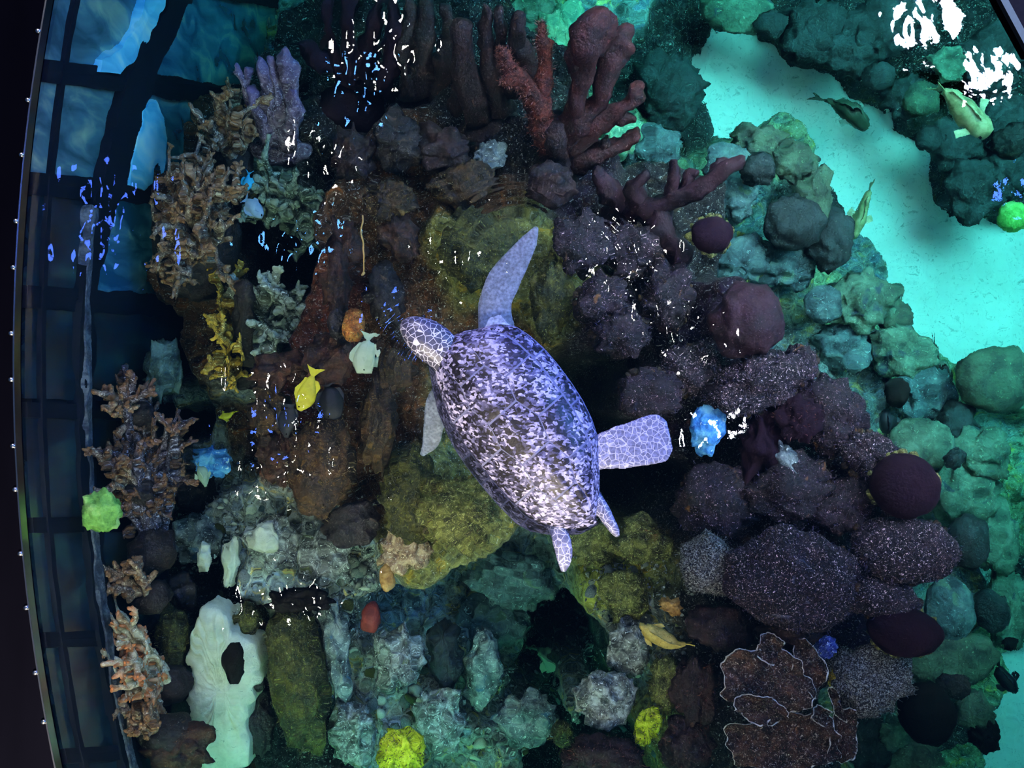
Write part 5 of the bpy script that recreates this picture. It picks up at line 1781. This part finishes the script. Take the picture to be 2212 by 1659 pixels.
    ('rock', 'dark teal rock with pale ripples under the big olive dome', 'rock', 2070, 920, 44, 44, 0, -1.9, 'darkrock', .6, .1, None, 0),
    ('coral_head', 'small black-blue coral on the pale green slope', 'coral', 2066, 990, 24, 24, 0, -1.6, 'darkrock', .8, .08, None, 0),
    ('rock', 'pale green slope rock beside the upper smooth dome', 'rock', 2090, 1070, 62, 66, 0, -1.85, 'greenrock', .6, .1, None, 0),
    ('coral_head', 'dark blue oval coral hugging the broad purple lobe', 'coral', 2098, 1172, 44, 62, 0, -1.45, 'darkrock', .8, .05, None, 0),
    ('rock', 'pale green curved ledge behind the dark blue oval coral', 'rock', 2150, 1160, 46, 74, -10, -1.9, 'greenrock', .6, .08, None, 0),
    ('coral_head', 'dark teal oval coral on the yellow-green ledge', 'coral', 2142, 1322, 34, 46, -8, -1.7, 'darkrock', .8, .05, None, 0),
    ('rock', 'yellow-green ledge under the dark teal oval coral', 'rock', 2178, 1320, 40, 74, 0, -2.0, 'greenrock', .6, .1, None, 0),
    ('coral_head', 'teal dome below the tip of the lower smooth dome', 'coral', 2058, 1320, 52, 72, 0, -1.5, 'tealrock', .6, .06, None, 0),
    ('coral_head', 'wide dark olive slope coral below the lower smooth dome', 'coral', 2060, 1430, 98, 60, -12, -1.5, 'oliverock', .5, .06, None, 0),
    ('coral_head', 'big black rounded coral below the mottled boulder', 'coral', 2010, 1548, 60, 66, -15, -1.0, 'black', .7, .06, None, 0),
    ('coral_head', 'dark ring of turf on the olive slope coral', 'coral', 2064, 1484, 32, 26, 0, -1.2, 'dark', .7, .1, None, 0),
    ('coral_head', 'olive pillar rock beside the lower sand patch', 'rock', 2108, 1540, 38, 44, 0, -1.4, 'oliverock', .7, .08, None, 0),
    ('coral_head', 'black knob coral on the edge of the lower sand patch', 'coral', 2130, 1590, 30, 34, 0, -1.4, 'black', .8, .12, None, 0),
    ('rock', 'pale green rock in the pocket below the mottled boulder', 'rock', 1935, 1585, 28, 34, 0, -1.3, 'greenrock', .6, .12, None, 0),
    ('rock', 'dark olive rock at the lower frame edge by the sand', 'rock', 1975, 1640, 56, 44, 0, -1.4, 'oliverock', .6, .12, None, 0),
    ('rock', 'dark teal rock below the plate coral rim', 'rock', 1880, 1610, 44, 50, 0, -1.35, 'darkrock', .6, .12, None, 0),
    ('coral_head', 'black pea-sized coral near the yellow-green ledge', 'coral', 2183, 1392, 16, 13, 0, -1.7, 'black', .8, .08, None, 0),
    # far reef beyond the sand
    ('coral_head', 'green dome coral at the frame top beside the sand channel', 'coral', 1598, 14, 76, 54, 0, -1.7, 'greenrock', .6, .06, None, 0),
    ('coral_head', 'dark coral beside the green dome at the frame top', 'coral', 1668, 46, 34, 30, 0, -1.6, 'darkrock', .7, .08, None, 0),
    ('rock', 'dark mossy rock over the far bank of the sand', 'rock', 1765, 62, 60, 56, 15, -1.6, 'darkrock', .6, .14, None, 0),
    ('rock', 'black-green rock wall along the far sand bank', 'rock', 1830, 110, 60, 44, 25, -1.65, 'darkrock', .6, .12, None, 0),
    ('rock', 'grey-green rubble rock below the white lamp glints', 'rock', 1900, 60, 60, 54, 0, -1.55, 'tealrock', .6, .14, None, 0),
    ('coral_head', 'dark ringed coral on the far bank with glassy swirls', 'coral', 1900, 165, 34, 28, 0, -1.55, 'darkrock', .8, .06, None, 0),
    ('rock', 'dim teal rock at the notch in the far bank', 'rock', 1960, 210, 42, 38, 0, -1.7, 'tealrock', .6, .12, None, 0),
    ('coral_head', 'round olive-grey coral beside the fat pale olive fish', 'coral', 1994, 212, 42, 38, 0, -1.45, 'oliverock', .7, .06, None, 0),
    ('coral_head', 'round dark teal coral at the far sand edge', 'coral', 2010, 298, 26, 28, 0, -1.6, 'tealrock', .8, .05, None, 0),
    ('rock', 'black rock under the fat pale olive fish', 'rock', 2070, 310, 56, 44, 0, -1.8, 'darkrock', .6, .12, None, 0),
    ('rock', 'large dark rippled rock at the far bend of the sand', 'rock', 2108, 408, 60, 58, 0, -1.7, 'darkrock', .6, .1, None, 0),
    ('rock', 'teal rock between the blue lamp glints and the corner beam', 'rock', 2150, 120, 60, 56, 0, -1.5, 'tealrock', .6, .12, None, 0),
    ('rock', 'leaf-green mossy rock in the far reef below the glints', 'rock', 2050, 135, 34, 28, 0, -1.45, 'greenrock', .6, .14, None, 0),
    ('rock', 'pale teal rippled rock at the frame edge below the blue glints', 'rock', 2180, 250, 46, 46, 0, -1.55, 'tealrock', .6, .1, None, 0),
    ('coral_head', 'dark brown round coral at the frame edge over the rippled rock', 'coral', 2190, 300, 30, 34, 0, -1.4, 'dark', .8, .08, None, 0),
    ('coral_head', 'lime green round coral at the frame edge by the sand', 'coral', 2196, 465, 34, 34, 0, -1.3, 'leafgreen', .8, .05, None, 0),
    ('rock', 'dark rock behind the lime green round coral', 'rock', 2175, 370, 40, 52, 0, -1.7, 'darkrock', .6, .12, None, 0),
    ('rock', 'dark rock at the frame top between glints and green dome', 'rock', 1980, 30, 50, 44, 0, -1.5, 'darkrock', .6, .12, None, 0),
    ('rock', 'dim boulder deep in the blue channel by the antler coral', 'rock', 1450, 190, 60, 70, 0, -2.5, 'darkrock', .6, .12, None, 0),
    ('rock', 'bright green deep rock glowing behind the antler branches', 'rock', 1228, 90, 52, 74, 0, -2.0, 'aquagreen', .5, .14, None, 0),
    ('rock', 'bright green deep rock under the lowest antler branch', 'rock', 1335, 290, 46, 40, 0, -1.9, 'aquagreen', .5, .14, None, 0),
    ('rock', 'aqua deep rock at the frame top over the finger coral gap', 'rock', 1150, 20, 50, 40, 0, -2.1, 'greenrock', .5, .14, None, 0),
    ('rock', 'teal rock slope below the tips of the antler coral', 'rock', 1410, 320, 50, 44, 0, -2.0, 'tealrock', .5, .14, None, 0),
    # round the hole
    ('rock', 'teal-grey sunken boulder on the turtle side of the hole', 'rock', 1110, 1260, 80, 50, 10, -1.45, 'tealrock', .5, .12, None, 0),
    ('rock', 'dim teal boulder forming the inner lip of the hole', 'rock', 1060, 1340, 70, 60, 0, -1.6, 'tealrock', .5, .12, None, 0),
    ('rock', 'dark striped boulder sunk left of the hole', 'rock', 960, 1430, 34, 84, 0, -1.15, 'darkrock', .6, .1, None, 0),
    ('rock', 'blue-grey boulder beside the dark striped one', 'rock', 1040, 1450, 40, 78, 8, -1.25, 'stone', .6, .12, None, 0),
    ('rock', 'grey-white gravel-crusted boulder on the slope under the red egg sponge', 'rock', 860, 1430, 56, 66, 0, -1.0, 'gravel', .6, .14, None, 0),
    ('rock', 'pale aqua cobbled boulder below the hole', 'rock', 1140, 1560, 66, 54, 0, -1.05, 'stone', .6, .12, None, 0),
    ('rock', 'grey-white gravel-crusted boulder at the lower right lip of the hole', 'rock', 1310, 1510, 66, 60, 0, -0.66, 'gravel', .6, .1, None, 0),
    ('rock', 'olive-flecked boulder at the upper right lip of the hole', 'rock', 1350, 1290, 50, 60, 0, -0.8, 'olivepale', .6, .12, 'bladegold', 300),
    ('rock', 'grey speckled boulder between the hole and golden tan fish', 'rock', 1360, 1400, 46, 56, 0, -0.75, 'gravel', .6, .12, None, 0),
    ('rock', 'grey streaked boulder at the lower frame edge beside the lime coral', 'rock', 950, 1560, 60, 66, 0, -1.05, 'gravel', .6, .12, None, 0),
    ('rock', 'dim grey boulder at the lower frame edge under the long mossy one', 'rock', 760, 1590, 48, 70, 0, -1.0, 'gravel', .6, .12, None, 0),
    ('rock', 'white gravelly boulder above the gold lamp glints', 'rock', 700, 1210, 60, 54, 0, -0.95, 'gravel', .6, .14, None, 0),
    ('rock', 'white gravelly boulder below the bright blue sponge', 'rock', 590, 1170, 64, 60, 0, -1.0, 'gravel', .6, .14, None, 0),
    ('rock', 'cream limestone lump among the white gravel', 'rock', 570, 1165, 30, 34, -20, -0.92, 'pale', .6, .08, None, 0),
    ('rock', 'narrow cream limestone chip standing above the pale slab', 'rock', 497, 1215, 14, 58, 6, -1.05, 'pale', .6, .1, None, 0),
    ('rock', 'small cream limestone chip near the cream sprigs', 'rock', 442, 1205, 14, 30, 0, -1.1, 'pale', .6, .1, None, 0),
    ('rock', 'grey boulder left of the narrow limestone chip', 'rock', 430, 1160, 50, 50, 0, -1.3, 'stone', .6, .14, None, 0),
]
for b in B:
    if b[3] > 1560 and b[4] < 480 and b[8] <= -1.25 and (b[3] > 1880 or b[4] < 130):
        b = b[:8] + (-2.45 + 0.25 * (b[8] + 1.8),) + b[9:]
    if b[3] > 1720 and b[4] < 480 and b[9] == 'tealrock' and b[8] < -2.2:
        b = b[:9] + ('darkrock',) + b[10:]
    if b[0] in ('rock',) and b[8] < -1.3:
        b = b[:5] + (b[5] * 1.14, b[6] * 1.14) + b[7:]
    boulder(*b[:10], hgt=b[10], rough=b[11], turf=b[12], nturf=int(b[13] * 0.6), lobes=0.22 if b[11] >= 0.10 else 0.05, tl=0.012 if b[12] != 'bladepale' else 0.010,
            sub=4 if b[3] and max(b[5], b[6]) > 20 else 3,
            skirt=('olivepale', 22) if 'smooth dark maroon' in b[1] or 'cushion sponge' in b[1] else ('brown', 12) if b[9] in ('turf', 'purple') else None)

# the pale slab: a worn limestone ledge sloping to the frame edge
SL = [(440, 1308), (470, 1318), (492, 1345), (505, 1372), (548, 1392), (560, 1440), (548, 1500), (530, 1560), (528, 1660), (430, 1664), (425, 1600), (408, 1540), (404, 1470), (412, 1400), (420, 1350)]
zs = -0.92
C0 = at(480, 1490, zs)
pts = [r[:2] for r in spline([(p[0], p[1]) for p in SL] + [SL[0]], 5)][:-1]
rngS = np.random.RandomState(4)
n = len(pts)
V, Fc = [], []
for lv, (f, dz) in enumerate(((1.03, -0.20), (1.0, -0.02), (0.96, 0.0), (0.6, 0.014), (0.25, 0.02))):
    for i, p in enumerate(pts):
        j = 1 + (0.05 * math.sin(i * 1.9) + 0.03 * math.sin(i * 4.1)) * (f > 0.9)
        q = at(480 + (p[0] - 480) * f * j, 1490 + (p[1] - 1490) * f, zs)
        V.append((q.x - C0.x, q.y - C0.y, dz + 0.006 * math.sin(i * 2.3) * (lv > 1)))
V.append((0, 0, 0.02))
for lv in range(4):
    for i in range(n):
        a, b = lv * n + i, lv * n + (i + 1) % n
        Fc.append((a, a + n, b + n, b))
for i in range(n):
    Fc.append((4 * n + i, 5 * n, 4 * n + (i + 1) % n))
slab = mesh_obj('limestone_slab', V, Fc, M['pale'])
slab.location = C0
tag(slab, 'pale aqua-white limestone slab under the jet-black oval sponge', 'rock')

# plate corals at the plateau's foot
plate('plate_coral', 'big brown plate coral with white rim on the plateau foot, uppermost', 1655, 1475, 100, 78, 10, -0.34, waves=5, tilt=0.08)
plate('plate_coral', 'small round plate lobe at the top of the big brown plate', 1661, 1398, 27, 30, 0, -0.31, waves=3, nturf=120)
plate('plate_coral', 'gold-turfed oval plate coral overlapping the big one from below', 1640, 1530, 52, 30, 8, -0.30, waves=4, nturf=200, turf='bladegold')
plate('plate_coral', 'broad brown plate coral at the lower frame edge', 1690, 1600, 118, 70, 0, -0.42, waves=6, nturf=700, turf='bladered')
plate('plate_coral', 'narrow plate coral lobe along the dark gap by the yellow tuft', 1745, 1440, 32, 62, -14, -0.36, waves=4, nturf=160)
plate('plate_coral', 'crescent plate coral farthest down the plateau edge', 1820, 1590, 32, 58, 12, -0.44, waves=3, nturf=200, turf='bladered')
plate('plate_coral', 'tiny white-rimmed plate lobe beside the gold-turfed plate', 1772, 1544, 20, 18, 0, -0.33, waves=3, nturf=60)
plate('plate_coral', 'thin upright plate sliver between the dark gap and crescent plate', 1806, 1520, 12, 34, -18, -0.38, waves=3, nturf=60)

# the rope hanging by the rust-red ridge
P = [at(783, 465, -0.38), at(783, 500, -0.42), at(784, 545, -0.46), at(783, 592, -0.52)]
V, Fc, A = tube(P, [0.004] * 4, 6)
rope = mesh_obj('rope', V - np.array(P[0]), Fc, M['rope'])
rope.location = P[0]
tag(rope, 'thin old yellow rope hanging straight over the dark coral cleft', 'rope')
kn, kf = ico(2)
mesh_obj('knot', kn * 0.009 + np.array(P[3] - P[0]), kf, M['rope'], rope)

# dark feather-like gorgonian by the mossy boulder
antler('sea_feather', 'black feathery sea whip lying beside the mossy olive boulder', 'coral', [
    [(335, 1340, -0.95, 8), (318, 1356, -0.92, 9), (300, 1372, -0.9, 7), (284, 1388, -0.9, 3)],
    [(325, 1346, -0.93, 5), (306, 1352, -0.9, 5), (290, 1360, -0.9, 2)],
    [(315, 1360, -0.92, 5), (306, 1378, -0.9, 5), (300, 1392, -0.9, 2)]], 'black')

# ------------------------------------------------------------------ loose stones in the gravel fields
gp_zone = [(620, 1150, 120, 90, -1.0), (760, 1280, 60, 100, -1.0), (1330, 1230, 60, 60, -0.9), (1380, 1420, 70, 130, -0.8), (1130, 1590, 90, 60, -1.1), (880, 1500, 90, 110, -1.05), (1290, 1570, 60, 50, -0.8), (440, 1130, 80, 70, -1.3), (700, 1400, 60, 60, -1.0)]
gp_name = ['in the white gravel below the large round brown coral head', 'in the gravel beside the egg-shaped red and tan sponges', 'in the green-tinted gravel behind the turtle tail', 'in the gravel between the dark hole and golden tan fish',
           'in the aqua cobble bank below the dark hole', 'on the grey slope between the hole and lime-yellow coral', 'by the brown-black turf mound at the frame edge', 'in the shade around the bright blue sponge', 'along the grey rock right of the long mossy boulder']
protos = []
for i in range(12):
    V, Fc = lump(1, 1, 0.75, 0.22, 700 + i, 2, 1.8, 0.0, False)
    protos.append((V, Fc))
stone_me = {}
rg = np.random.RandomState(23)
tot = sum(z[2] * z[3] for z in gp_zone)
for zi, (zx, zy, zw, zh, zz) in enumerate(gp_zone):
    for q in range(int(270 * zw * zh / tot)):
        px, py = zx + rg.normal(0, zw * 0.6), zy + rg.normal(0, zh * 0.6)
        p = at(px, py, zz)
        g = ground(p.x, p.y)
        p = at(px, py, g)
        i = rg.randint(0, 12)
        mk = ['gravel', 'stone', 'gravel', 'pale', 'olivepale', 'gravel', 'tealrock'][rg.randint(0, 7)]
        if (i, mk) not in stone_me:
            me_ = bpy.data.meshes.new('loose_stone')
            me_.from_pydata(protos[i][0].tolist(), [], protos[i][1].tolist())
            me_.polygons.foreach_set('use_smooth', [True] * len(me_.polygons))
            me_.materials.append(M[mk])
            stone_me[(i, mk)] = me_
        o = bpy.data.objects.new('loose_stone', stone_me[(i, mk)])
        COL.objects.link(o)
        s = rg.uniform(0.014, 0.034)
        o.scale = (s, s * rg.uniform(0.7, 1.1), s)
        o.rotation_euler = (rg.uniform(-0.4, 0.4), rg.uniform(-0.4, 0.4), rg.uniform(0, 6.28))
        o.location = (p.x, p.y, ground(p.x, p.y) + s * 0.3)
        tag(o, 'loose rounded stone ' + gp_name[zi], 'stone', 'loose stones ' + gp_name[zi])
bits = []
for q in range(5200):
    zx, zy, zw, zh, zz = gp_zone[rg.randint(0, len(gp_zone))]
    px, py = zx + rg.normal(0, zw * 0.8), zy + rg.normal(0, zh * 0.8)
    p = at(px, py, zz)
    g = ground(p.x, p.y)
    if p.x < wall_x(p.y) + 0.05:
        continue
    V, Fc = ico(1)
    s = rg.uniform(0.004, 0.011)
    V = V * s * rg.uniform(0.7, 1.3, (len(V), 1)) + np.array((p.x, p.y, g + s * 0.4))
    bits.append((V, Fc))
V, Fc = join(bits)
gravel = mesh_obj('gravel', V, Fc, M['gravel'])
tag(gravel, 'fine grey-white coral gravel strewn between the larger stones', 'gravel', kind='stuff')

# ------------------------------------------------------------------ the beam above the water in the upper corner
z = 0.35
Pb = [surf(2148, -20, z), surf(2163, 10, z), surf(2222, 118, z), surf(2330, 118, z), surf(2330, -20, z)]
c = Pb[1].copy()
m_ = len(Pb)
V = [p - c for p in Pb] + [p - c - Vector((0, 0, 0.04)) for p in Pb]
Fc = [tuple(reversed(range(m_))), tuple(range(m_, 2 * m_))] + [(i, (i + 1) % m_, m_ + (i + 1) % m_, m_ + i) for i in range(m_)]
beam = mesh_obj('catwalk_beam', V, Fc, M['coping'], smooth=False)
beam.location = c
tag(beam, 'black catwalk beam crossing the corner above the water', 'beam')
d = (Pb[2] - Pb[0]).normalized()
s = Vector((-d.y, d.x, 0)) * 0.012
q = [Pb[0] - s, Pb[2] - s, Pb[2] + s, Pb[0] + s]
V = [p - c + Vector((0, 0, h)) for h in (0.002, 0.02) for p in q]
Fc = [(0, 1, 2, 3), (7, 6, 5, 4)] + [(i, (i + 1) % 4, 4 + (i + 1) % 4, 4 + i) for i in range(4)]
mesh_obj('edge_rail', V, Fc, M['frame'], beam, smooth=False)
